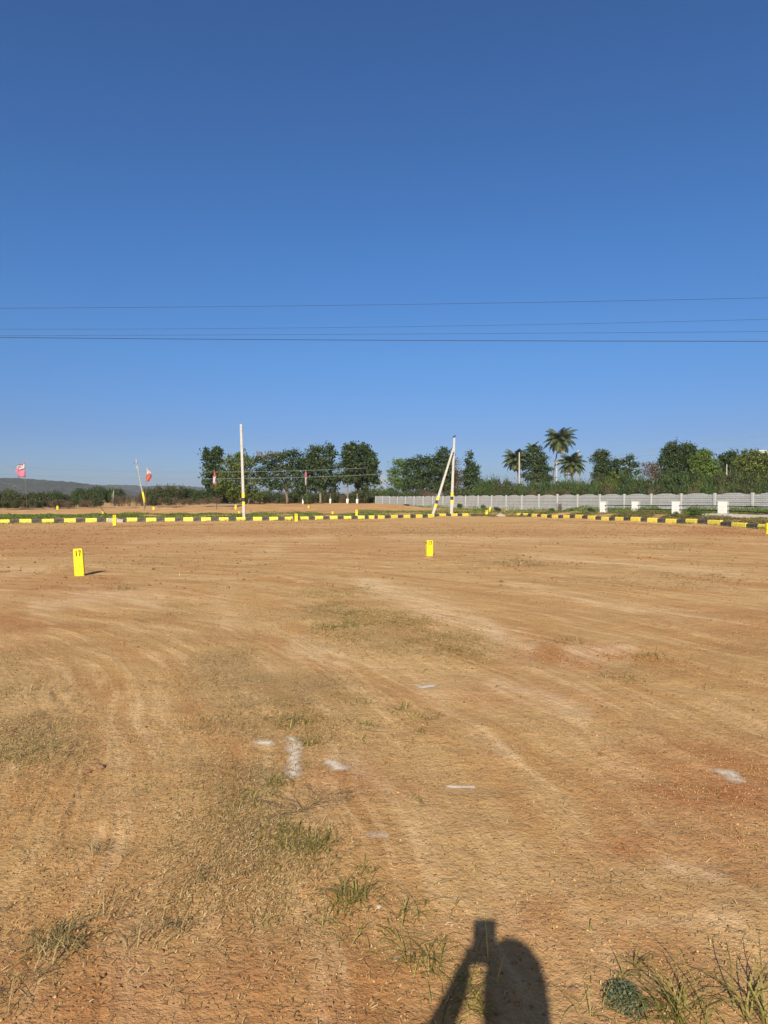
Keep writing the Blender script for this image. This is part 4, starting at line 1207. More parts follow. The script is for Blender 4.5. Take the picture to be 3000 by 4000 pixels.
# ------------------------------------------------------------------ shrubs
def shrub_proto(i):
    rng = np.random.default_rng(100 + i); rd = random.Random(100 + i)
    mt = ['leaf_grey', 'leaf_mid', 'leaf_brown', 'leaf_dark', 'leaf_olive'][i]
    lobes = [(0, 0, .5, .8, .8, .5)] + [(rd.uniform(-.6, .6), rd.uniform(-.5, .5), rd.uniform(.4, .75), rd.uniform(.3, .5), .4, rd.uniform(.25, .38)) for _ in range(8)]
    pts, d = crown_points(lobes, 3000 if i != 2 else 1700, rng, .10, 14, .5)
    pts[:, 2] = np.abs(pts[:, 2])
    q = leaf_quads(pts, .05 if i != 2 else .05, rng, .3, .55 if i != 2 else .25, d)
    o1 = quads_obj('foliage', q, M[mt])
    tb = MB()
    for _ in range(10):
        a = rd.uniform(0, 6.28); e = Vector((math.cos(a) * rd.uniform(.2, .8), math.sin(a) * rd.uniform(.2, .7), rd.uniform(.35, .75)))
        tb.tube([(0.05 * math.cos(a), 0.05 * math.sin(a), -.05), e * .5 + Vector((0, 0, .08)), e], [.02, .012, .004], 5)
    o2 = tb.build('stems', M['palebark' if i == 2 else 'bark'], None, True)
    for o in (o1, o2): COL.objects.unlink(o)
    return o1.data, o2.data
PROTO = [shrub_proto(i) for i in range(5)]
def shrub(px, top, hw, Y, kind, label, group, rd):
    x = P(px, 1950, Y).x; zb = Hs(x, Y) - .05; zt = hz(Y, top)
    h = max(zt - zb, .3); w = hw * Y / F
    t = thing('shrub', label, 'shrub', (x, Y, zb), rd.uniform(0, 6.28), group)
    t.scale = (w, w, h)
    link(bpy.data.objects.new('foliage', PROTO[kind][0]), t); link(bpy.data.objects.new('stems', PROTO[kind][1]), t)
rs = random.Random(77)
def belt(a, b, step, topf, hw, Yf, kinds, label, group):
    px = a; k = 0
    while px < b:
        shrub(px + rs.uniform(-8, 8), topf(px) + rs.uniform(-7, 7), hw * rs.uniform(.8, 1.25), Yf(px) + rs.uniform(-2.5, 2.5), rs.choice(kinds), label % ORD[k], group, rs); k += 1
        px += step * rs.uniform(.8, 1.2)
belt(-10, 340, 30, lambda p: 1919 if p < 250 else 1930, 34, lambda p: 96, [0, 0, 3], 'tall grey green scrub bush, %s from the left in the thicket behind the pink flag', 'scrub thicket behind the pink flag')
belt(-10, 400, 34, lambda p: 1950, 26, lambda p: 92.5, [0, 2], 'low brownish scrub bush, %s from the left at the foot of the left thicket', 'low scrub by the road at far left')
belt(290, 490, 24, lambda p: 1906 + abs(p - 415) * .06, 26, lambda p: 150, [3, 3, 1], 'dark green round bush, %s from the left far off below the hill', 'dark bushes far off below the hill')
belt(440, 600, 22, lambda p: 1934 - (p - 440) * .05, 22, lambda p: 101, [2, 2, 0], 'brown leafless thorn bush, %s from the left around the slanting wooden pole', 'brown thorn bushes by the slanting pole')
belt(575, 880, 24, lambda p: 1902 + abs(p - 670) * .10, 32, lambda p: 103, [0, 0, 3], 'grey green thorn bush, %s from the left in the scrub mound left of the grove', 'scrub mound left of the grove')
belt(560, 860, 30, lambda p: 1945, 24, lambda p: 98, [0, 2], 'low dusty thorn bush, %s from the left along the road before the scrub mound', 'low thorn bushes along the road')
belt(850, 1440, 20, lambda p: 1924 + 8 * math.sin(p / 21), 32, lambda p: 116, [0, 2, 1, 0], 'shaded undergrowth bush, %s from the left behind the grove trunks', 'undergrowth behind the grove')
belt(1440, 1560, 22, lambda p: 1912, 26, lambda p: 140, [3, 1, 4], 'dark green bush, %s from the left behind the left end of the wall', 'bushes behind the left wall end')
belt(1520, 1900, 20, lambda p: 1915, 30, lambda p: wallY(p) + 14, [3, 1, 0, 2], 'bush under the trees, %s from the left behind the left half of the wall', 'bushes behind the left half of the wall')
belt(1860, 2340, 20, lambda p: 1882 + 6 * math.sin(p / 40), 30, lambda p: wallY(p) + 22, [1, 1, 3, 0], 'green bush, %s from the left in the hedge of scrub below the palms', 'upper scrub below the palms')
belt(1870, 2340, 20, lambda p: 1905, 26, lambda p: wallY(p) + 9, [0, 2, 1, 3], 'low mixed scrub bush, %s from the left right behind the middle of the wall', 'lower scrub behind the middle of the wall')
belt(2330, 3040, 22, lambda p: 1862 + 9 * math.sin(p / 33) - (8 if p > 2700 else 0), 36, lambda p: wallY(p) + 24, [1, 3, 4, 1, 0], 'green bush below tall trees, %s from the left behind the wall\'s right half', 'upper scrub behind the right half of the wall')
belt(2330, 3040, 24, lambda p: 1898, 30, lambda p: wallY(p) + 8, [0, 2, 1, 3], 'low dusty bush, %s from the left close behind the wall\'s right half', 'lower scrub behind the right half of the wall')

# ------------------------------------------------------------------ poles behind the wall, mast, pylon, buildings
def plain_pole(px, top, bot, Y, label, r=.09, cross=None, mat='concrete'):
    x = P(px, 1950, Y).x; zb = Hs(x, Y) - .1; zt = hz(Y, top)
    t = thing('utility_pole', label, 'utility pole', (x, Y, zb))
    m = MB(); m.tube([(0, 0, 0), (0, 0, zt - zb)], [r * 1.2, r * .8], 6); m.build('shaft', M[mat], t)
    for (cy, w) in (cross or []):
        z = hz(Y, cy) - zb
        c = MB(); c.box((0, -.14, z), (w, .08, .09)); c.build('crossarm', M['steel'], t)
        for s in (-1, 0, 1):
            i = MB(); i.tube([(s * w * .45, -.14, z + .05), (s * w * .45, -.14, z + .3)], [.05, .07], 6); i.build('insulator', M['black'], t)
plain_pole(2028, 1767, 1890, 118, 'plain white concrete pole before the leftmost palm', .13)
plain_pole(2174, 1796, 1885, 120, 'white pole with crossarm beside the leaning palm trunk', .12, [(1806, 1.0), (1820, .5)])
plain_pole(2217, 1845, 1885, 118, 'brownish pole with two crossarms below the rightmost palm', .08, [(1849, .9), (1860, .5)], 'bamboo')
plain_pole(2838, 1814, 1860, 96, 'thin white pole standing in the scrub at right', .075)
plain_pole(443.5, 1916, 1961, 135, 'taller of two thin white poles far off beside the brown scrub', .065)
plain_pole(438.5, 1928, 1962, 132, 'shorter of two thin white poles far off beside the brown scrub', .055)
plain_pole(473, 1925, 1943, 150, 'tiny grey post far off right of the two white poles', .09)

def mast():
    Y = 300; x = P(2257, 1950, Y).x; zb = Hs(x, Y); zt = hz(Y, 1760) - zb
    t = thing('telecom_mast', 'slim telecom mast with white antennas right of the palms', 'mast', (x, Y, zb))
    m = MB()
    for a in range(3):
        an = a * 2.094; m.tube([(math.cos(an) * .8, math.sin(an) * .8, 0), (math.cos(an) * .3, math.sin(an) * .3, zt)], [.12, .09], 5)
    for i in range(14):
        z = zt * i / 14; r = .8 - .5 * i / 14
        for a in range(3):
            p = Vector((math.cos(a * 2.094) * r, math.sin(a * 2.094) * r, z)); q = Vector((math.cos((a + 1) * 2.094) * (r - .03), math.sin((a + 1) * 2.094) * (r - .03), z + zt / 14)); m.tube([p, q], .05, 4)
    m.build('lattice', M['steel'], t)
    for z, dx in ((zt - 1.2, .4), (zt - 2.2, -.5), (zt - 3.0, .6), (zt - .3, -.1)):
        b = MB(); b.box((dx, -.5, z), (.3, .2, .9)); b.build('antenna', M['post'], t)
mast()
def pylon(px, top, Y, label, sc=1.0):
    x = P(px, 1950, Y).x; zb = 0.3; zt = hz(Y, top) - zb
    t = thing('lattice_pylon', label, 'pylon', (x, Y, zb))
    m = MB()
    w = lambda z: (2.6 * (1 - z / zt) ** 1.3 + .7) * sc
    lv = [zt * f for f in (0, .2, .38, .54, .68, .8, .9, 1.0)]
    cor = ((-1, -1), (1, -1), (1, 1), (-1, 1))
    for a, b in zip(lv[:-1], lv[1:]):
        for k in range(4):
            c, d = cor[k], cor[(k + 1) % 4]
            A = Vector((c[0] * w(a), c[1] * w(a), a)); B = Vector((c[0] * w(b), c[1] * w(b), b))
            C_ = Vector((d[0] * w(a), d[1] * w(a), a)); D = Vector((d[0] * w(b), d[1] * w(b), b))
            m.tube([A, B], .13, 4); m.tube([A, D], .07, 4); m.tube([C_, B], .07, 4); m.tube([B, D], .07, 4)
    m.build('tower', M['steel'], t)
    for f in (1.0, .84, .68):
        c = MB(); z = zt * f; c.tube([(-7 * sc, 0, z), (7 * sc, 0, z)], .12, 4); c.tube([(-7 * sc, 0, z), (0, 0, z + 1.4), (7 * sc, 0, z)], .08, 4); c.build('crossarm', M['steel'], t)
        for s in (-1, 1):
            i = MB(); i.tube([(s * 6.8 * sc, 0, z), (s * 6.8 * sc, 0, z - 3)], .12, 4); i.build('insulator', M['steel'], t)
pylon(1497, 1853, 560, 'faint steel lattice pylon in the gap left of the feathery tree')
pylon(1480, 1868, 800, 'fainter farther lattice pylon left of the near one', 1.0)

def building(px0, px1, top, Y, dep, label, storeys=2, mat=None):
    x0, x1 = P(px0, 1950, Y).x, P(px1, 1950, Y).x; zt = hz(Y, top); zb = 0.2; w = x1 - x0; h = zt - zb
    t = thing('house', label, 'building', ((x0 + x1) / 2, Y, zb))
    m = MB(); m.box((0, dep / 2, h / 2), (w, dep, h)); m.build('wall', mat, t)
    m = MB(); m.box((0, dep / 2, h + .12), (w + .6, dep + .6, .24)); m.box((0, -.1, h + .5), (w + .4, .15, .6)); m.build('roof', M['post'], t)
    sh = h / storeys
    for s in range(storeys):
        for i in range(3):
            cx = -w / 2 + w * (i + .5) / 3; cz = sh * s + sh * .55
            f = MB(); f.box((cx, -.03, cz), (1.3, .1, 1.3)); fo = f.build('window', M['bamboo'], t)
            g_ = MB(); g_.box((cx, -.09, cz), (1.1, .03, 1.1)); g_.build('pane', M['pblack'], fo)
M['cream'] = mat_simple('cream_plaster', (0.62, 0.56, 0.44), .85, .08, .5)
building(2962, 3160, 1771, 170, 14, 'cream flat roofed building showing above the yellow green tree at right edge', 3, M['cream'])
building(2376, 2404, 1893, 128, 5, 'small pale hut mostly hidden in the scrub behind the wall', 1, M['cream'])
def shed():
    Y = 92; x = P(2745, 1950, Y).x; zb = Hs(x, Y)
    t = thing('tarpaulin_shed', 'makeshift shed with a blue sheet and whitish scraps above the wall', 'shed', (x, Y, zb))
    za = hz(Y, 1915) - zb
    for sx in (-1.5, 1.5):
        for sy in (0, 2.2):
            m = MB(); m.tube([(sx, sy, 0), (sx, sy, za)], .05, 6); m.build('post', M['bamboo'], t)
    m = MB(); m.box((.35, 1.1, za + .16), (1.2, 2.4, .3), Matrix.Rotation(R(-14), 3, 'Y')); o = m.build('blue_sheet', mat_simple('blue_tarpaulin', (.10, .28, .62), .5, .2, 3, .01), t, False, .05)
    m = MB(); m.box((-1.0, 1.1, za - .05), (1.5, 2.2, .5), Matrix.Rotation(R(8), 3, 'Y')); m.build('pale_sheet', M['lime'], t, False, .06)
    m = MB(); m.box((1.8, .9, za + .75), (1.2, .9, .35), Matrix.Rotation(R(-35), 3, 'Y')); m.build('pale_sheet', M['lime'], t, False, .05)
shed()

# ------------------------------------------------------------------ wires
def wire(pts_px, Y, label, r, mat='wire', group=None, sides=5, name='overhead_wire'):
    """smooth curve through photo pixels at distance(s) Y, run on beyond both frame edges"""
    xs = np.array([p[0] for p in pts_px], float); ys = np.array([p[1] for p in pts_px], float)
    c = np.polyfit(xs, ys, min(2, len(xs) - 1))
    lo, hi = xs.min(), xs.max()
    if lo <= 0: lo = -1500
    if hi >= 3000: hi = 4500
    pp = [P(a, float(np.polyval(c, a)), Y) for a in np.linspace(lo, hi, 60)]
    b = pp[0]; m = MB(); m.tube([p - b for p in pp], r, sides)
    o = m.build(name, M[mat], None, True); o.location = b
    tag(o, label, 'wire', group); return o
wire([(0, 1204), (1085, 1195), (1808, 1186), (3000, 1163)], 21, 'topmost thin overhead wire crossing the sky', .0055, 'wire')
wire([(0, 1286), (1500, 1277), (2170, 1266), (3000, 1247)], 21.4, 'second highest thin overhead wire crossing the sky', .0042, 'wire')
wire([(0, 1311), (1500, 1305), (3000, 1295)], 21.8, 'thin overhead wire just above the thickest one', .0045, 'wire')
wire([(0, 1318), (1500, 1329), (3000, 1333)], 21.2, 'thickest dark overhead wire, lowest of those crossing the sky', .0095, 'wire')
wire([(0, 1818), (181, 1829), (331, 1837), (500, 1843), (787, 1842), (1200, 1836), (1437, 1829)], 93, 'far pale wire, upper of the two above the left hill', .022, 'farwire')
wire([(0, 1849), (301, 1866), (500, 1871), (787, 1868), (1201, 1861), (1500, 1854)], 93, 'far pale wire, lower of the two above the left hill', .022, 'farwire')
wire([(2380, 1780), (2600, 1745), (3000, 1698)], 130, 'upper far wire rising to the right edge', .022, 'farwire')
wire([(2380, 1787), (2600, 1752), (3000, 1706)], 130, 'middle far wire rising to the right edge', .022, 'farwire')
wire([(2400, 1790), (2780, 1755), (3000, 1731)], 130, 'lowest far wire rising to the right edge', .022, 'farwire')

# ------------------------------------------------------------------ green weeds beyond the kerbs
def weeds(name, label, boxes, n, size, hmax, seed, mat='grass', clumpy=1.0):
    rng = np.random.default_rng(seed); P_ = []
    tot = sum((b[1] - b[0]) * b[4] for b in boxes)
    for (x0, x1, Ya, Yb, dens) in boxes:
        k = int(n * (x1 - x0) * dens / tot)
        px = rng.uniform(x0, x1, k)
        t = rng.uniform(0, 1, k)
        ya = Ya(px) if callable(Ya) else np.full(k, Ya); yb = Yb(px) if callable(Yb) else np.full(k, Yb)
        Y = ya + (yb - ya) * t
        X = (px - 1500) / F * Y
        nz = fbm(X * .45, Y * .45, 3, seed)
        keep = nz * clumpy + rng.uniform(-.25, .25, k) > -0.12
        X, Y, nz = X[keep], Y[keep], nz[keep]
        hgt = hmax * np.clip(.35 + nz * 1.6, .1, 1.3) * rng.uniform(0, 1, len(X)) ** .8
        P_.append(np.stack([X, Y, H(X, Y) + hgt], 1))
    C = np.vstack(P_)
    V = leaf_quads(C, size, rng, .2, .35)
    o = quads_obj(name, V, M[mat]); tag(o, label, 'weeds', kind='stuff')
YLn = lambda p: np.interp(p, lx, ly)
YRn = lambda p: np.interp(p, rx_, ry_)
WYn = lambda p: 128.0 * (1 - 0.02578 * (p - 1468) / (-11.8 + p * 0.02578))
weeds('green_weeds', 'band of green weeds behind the left row of kerb blocks',
      [(-100, 190, lambda p: YLn(p) + 6, lambda p: YLn(p) + 13, 1.3), (190, 330, lambda p: YLn(p) + 6, lambda p: YLn(p) + 12, .7), (330, 1460, lambda p: YLn(p) + 4, lambda p: YLn(p) + 12, 1.3),
       (1400, 1700, lambda p: YLn(p) + 2, lambda p: YLn(p) + 22, 1.3), (1690, 1860, lambda p: YLn(p) + 2, lambda p: YLn(p) + 22, 1.0)], 60000, .065, .26, 51)
weeds('green_weeds', 'strip of taller green weeds along the foot of the grey wall',
      [(1480, 1900, lambda p: WYn(p) - 12, lambda p: WYn(p) - .5, .7), (1850, 2250, lambda p: np.full(p.shape, 66.), lambda p: WYn(p) - .5, 1.2),
       (2200, 3100, lambda p: YRn(p) + 7, lambda p: WYn(p) - .5, 1.5)], 42000, .07, .5, 52)
weeds('dry_weeds', 'browner low weeds growing right behind the right row of kerb blocks',
      [(2050, 3150, lambda p: YRn(p) + .5, lambda p: YRn(p) + 7, 1.0), (1840, 2060, 60., 66., .7)], 42000, .06, .3, 53, 'grass2')
weeds('sparse_weeds', 'sparse weeds sprouting in front of the kerb blocks',
      [(-50, 1450, lambda p: YLn(p) - 1.2, lambda p: YLn(p) - .1, .7), (2600, 3050, lambda p: YRn(p) - .5, lambda p: YRn(p) - .1, .8)], 3500, .045, .12, 54, 'grass', 1.6)
# tall single weeds at the wall foot
rs2 = random.Random(5)
for (px, top, Y, kind, lab) in [(1589, 1970, 100, 3, 'dark leafy weed at the wall foot left of the strut'), (1797, 1968, 92, 3, 'dark bushy weed at the wall foot right of the propped pole'),
                                (2186, 1962, 70, 2, 'dry brown weed against the wall behind the right kerb row'), (2155, 1985, 69, 1, 'small green weed left of the dry brown one'),
                                (2235, 1988, 66, 1, 'bright green low bush right of the dry brown weed'), (2310, 1983, 62, 0, 'dark scrubby bush left of the farthest white pillar'),
                                (1945, 1980, 80, 0, 'grey green bush behind the gravel heap'), (2720, 1985, 44.5, 1, 'leafy green bush between the two nearest white pillars'),
                                (2640, 1998, 47, 1, 'green bush at the foot of the second nearest pillar'), (1890, 1972, 86, 1, 'thin green weed on the wall above the yellow stone')]:
    shrub(px, top, 16 if px != 2720 else 34, Y, kind, lab, None, rs2)

# ================================================================== FOREGROUND LITTER, CLODS, GRASS
def field_points(n, y0, y1, seed, dens, wide=1.15):
    rng = np.random.default_rng(seed); out = []
    got = 0
    while got < n:
        k = n * 2
        # area-uniform inside the visible wedge
        Y = np.sqrt(rng.uniform(y0 ** 2, y1 ** 2, k)); X = rng.uniform(-.5625, .5625, k) * wide * Y
        d = dens(X, Y)
        keep = rng.uniform(0, 1, k) < d
        out.append(np.stack([X[keep], Y[keep]], 1)); got += keep.sum()
    a = np.vstack(out)[:n]
    return a[:, 0], a[:, 1], rng
def litter_d(x, y):
    r, p, o = masks(x, y)
    n = fbm(x * 2.2, y * 2.2, 3, 61)
    return np.clip(o * .9 * (0.55 + 1.9 * n) + .03, 0.012, 1)
def clod_d(x, y):
    r, p, o = masks(x, y)
    n = fbm(x * 1.5, y * 1.5, 3, 62)
    return np.clip(.18 + .5 * r + .45 * o + 1.0 * n - .4 * p + .3 * (y > 28), 0.02, 1)

def straw(n, y0, y1, seed, lmin, lmax, w, name, label, mat='straw', lift=.35):
    X, Y, rng = field_points(n, y0, y1, seed, litter_d)
    # lying pieces follow the wheel arcs loosely
    base = np.arctan2(-(X + 12), (Y - 5)) ; base = np.arctan2(-(X + 12) * 1.0, (Y - 5))
    a = np.arctan2(X + 12, -(Y - 5)) * 1.0 + rng.normal(0, 0.9, n)
    L = rng.uniform(lmin, lmax, n); Z = H(X, Y)
    d = np.stack([np.cos(a), np.sin(a), rng.normal(0, .18, n) * lift], 1); s = np.stack([-np.sin(a), np.cos(a), np.zeros(n)], 1)
    c0 = np.stack([X, Y, Z + .003 + rng.uniform(0, .006, n)], 1)
    bend = rng.normal(0, .22, n)[:, None] * L[:, None]
    ww = (w * rng.uniform(.6, 1.4, n))[:, None]
    A = c0 - d * L[:, None] / 2; C = c0 + s * bend * .5 + np.array([0, 0, .004]); B = c0 + d * L[:, None] / 2
    up = np.array([0, 0, 1]) * ww * .5
    V = np.stack([A - s * ww, A + s * ww, C + s * ww + up, C - s * ww, B + s * ww * .4, B - s * ww * .4], 1)
    q = np.arange(n)[:, None] * 6
    Fq = np.concatenate([q + np.array([[0, 3, 2, 1]]), q + np.array([[3, 5, 4, 2]])], 1).reshape(-1, 4)
    o = mesh_np(name, V.reshape(-1, 3), Fq, M[mat]); tag(o, label, 'litter', kind='stuff')
straw(20000, 1.7, 5.0, 71, .008, .040, .0013, 'straw_litter', 'short bits of dry grass strewn on the near dirt')
straw(11000, 5.0, 12, 72, .015, .055, .0018, 'straw_litter', 'dry grass bits strewn over the middle of the plot')
straw(8000, 12, 30, 73, .05, .16, .005, 'straw_litter', 'dry grass bits strewn over the far part of the plot')

M['clod_dark'] = mat_leaf('dark_soil_crumbs', (0.16, 0.085, 0.035), (0.32, 0.18, 0.075), (0.42, 0.26, 0.12), 0.0, 0.95)
def clods(n, y0, y1, seed, smin, smax, name, label, pw=7, mt='clod'):
    X, Y, rng = field_points(n, y0, y1, seed, clod_d)
    s = smin + (smax - smin) * rng.uniform(0, 1, n) ** pw
    C = np.stack([X, Y, H(X, Y) + s * .25], 1)
    V, Fq = stones_mesh(C, s, rng)
    o = mesh_np(name, V, Fq, M[mt]); tag(o, label, 'clods', kind='stuff')
clods(30000, 1.7, 5, 81, .0012, .008, 'dirt_crumbs', 'crumbs of red soil and grit on the near dirt')
clods(30000, 5, 12, 82, .002, .011, 'dirt_crumbs', 'crumbs of red soil across the middle of the plot')
clods(20000, 12, 45, 83, .006, .045, 'dirt_crumbs', 'clods of soil across the far part of the plot', 4, 'clod_dark')
clods(9000, 2, 12, 84, .002, .014, 'dirt_crumbs', 'darker crumbs of soil scattered over the near half of the plot', 4, 'clod_dark')

def ridge(polys, n, s0, s1, seed, label):
    rng = np.random.default_rng(seed); C = []
    for poly, sp in polys:
        q = [gp(a, b) for a, b in poly]
        L_ = sum((b - a).length for a, b in zip(q[:-1], q[1:]))
        for a, b in zip(q[:-1], q[1:]):
            m_ = int(n * (b - a).length / L_ / len(polys)); t = rng.uniform(0, 1, m_)
            C.append(np.stack([a.x + (b.x - a.x) * t + rng.normal(0, sp, m_), a.y + (b.y - a.y) * t + rng.normal(0, sp * 1.3, m_)], 1))
    C = np.vstack(C); s = s0 + (s1 - s0) * rng.uniform(0, 1, len(C)) ** 3
    C = np.column_stack([C, H(C[:, 0], C[:, 1]) + s * .3]); V, Fq = stones_mesh(C, s, rng)
    o = mesh_np('dirt_clods', V, Fq, M['clod_red']); tag(o, label, 'clods', kind='stuff')
M['clod_red'] = mat_leaf('red_clods', (0.20, 0.10, 0.04), (0.36, 0.19, 0.08), (0.44, 0.27, 0.13), 0.0, 0.95)
ridge([([(2050, 2540), (2160, 2565), (2280, 2610)], .07), ([(2370, 2570), (2500, 2575), (2640, 2585)], .10)], 1500, .003, .014, 5, 'ridges of red clods pushed up by the grader right of centre')
ridge([([(330, 2255), (420, 2262), (480, 2290)], .12), ([(1640, 2180), (1760, 2190)], .12), ([(0, 2235), (25, 2232)], .1)], 1500, .004, .018, 6, 'loose red soil heaped at the feet of the two near plot stones')
ridge([([(2850, 2078), (2990, 2092)], .35), ([(450, 2060), (600, 2052), (900, 2050)], .5), ([(1000, 2045), (1500, 2036)], .5), ([(2100, 2030), (2700, 2060)], .5)], 5200, .012, .05, 7, 'loose clods along the foot of the kerb rows')
# grass: blades as curved tapering strips
def blades(C, L, lean_az, lean, w, rng, curl=1.0, seg=4):
    n = len(C); V = []; 
    a = lean_az
    hd = np.stack([np.cos(a), np.sin(a), np.zeros(n)], 1); sd = np.stack([-np.sin(a), np.cos(a), np.zeros(n)], 1)
    pts = []
    e = (np.pi / 2 - lean)
    p = C.copy(); pts.append(p.copy())
    for k in range(seg):
        p = p + (hd * np.cos(e)[:, None] + np.array([0, 0, 1]) * np.sin(e)[:, None]) * (L / seg)[:, None]
        e = e - curl * rng.uniform(.5, 1.4, n) / seg
        pts.append(p.copy())
    rows = []
    for k, p in enumerate(pts):
        ww = (w * (1 - k / seg) ** .6 + .0003)[:, None]
        p[:, 2] = np.maximum(p[:, 2], C[:, 2] + .002)
        rows += [p - sd * ww, p + sd * ww]
    V = np.stack(rows, 1)
    m = len(rows); q = np.arange(n)[:, None] * m
    Fs = [q + np.array([[2 * k, 2 * k + 1, 2 * k + 3, 2 * k + 2]]) for k in range(seg)]
    return V.reshape(-1, 3), np.concatenate(Fs, 1).reshape(-1, 4)

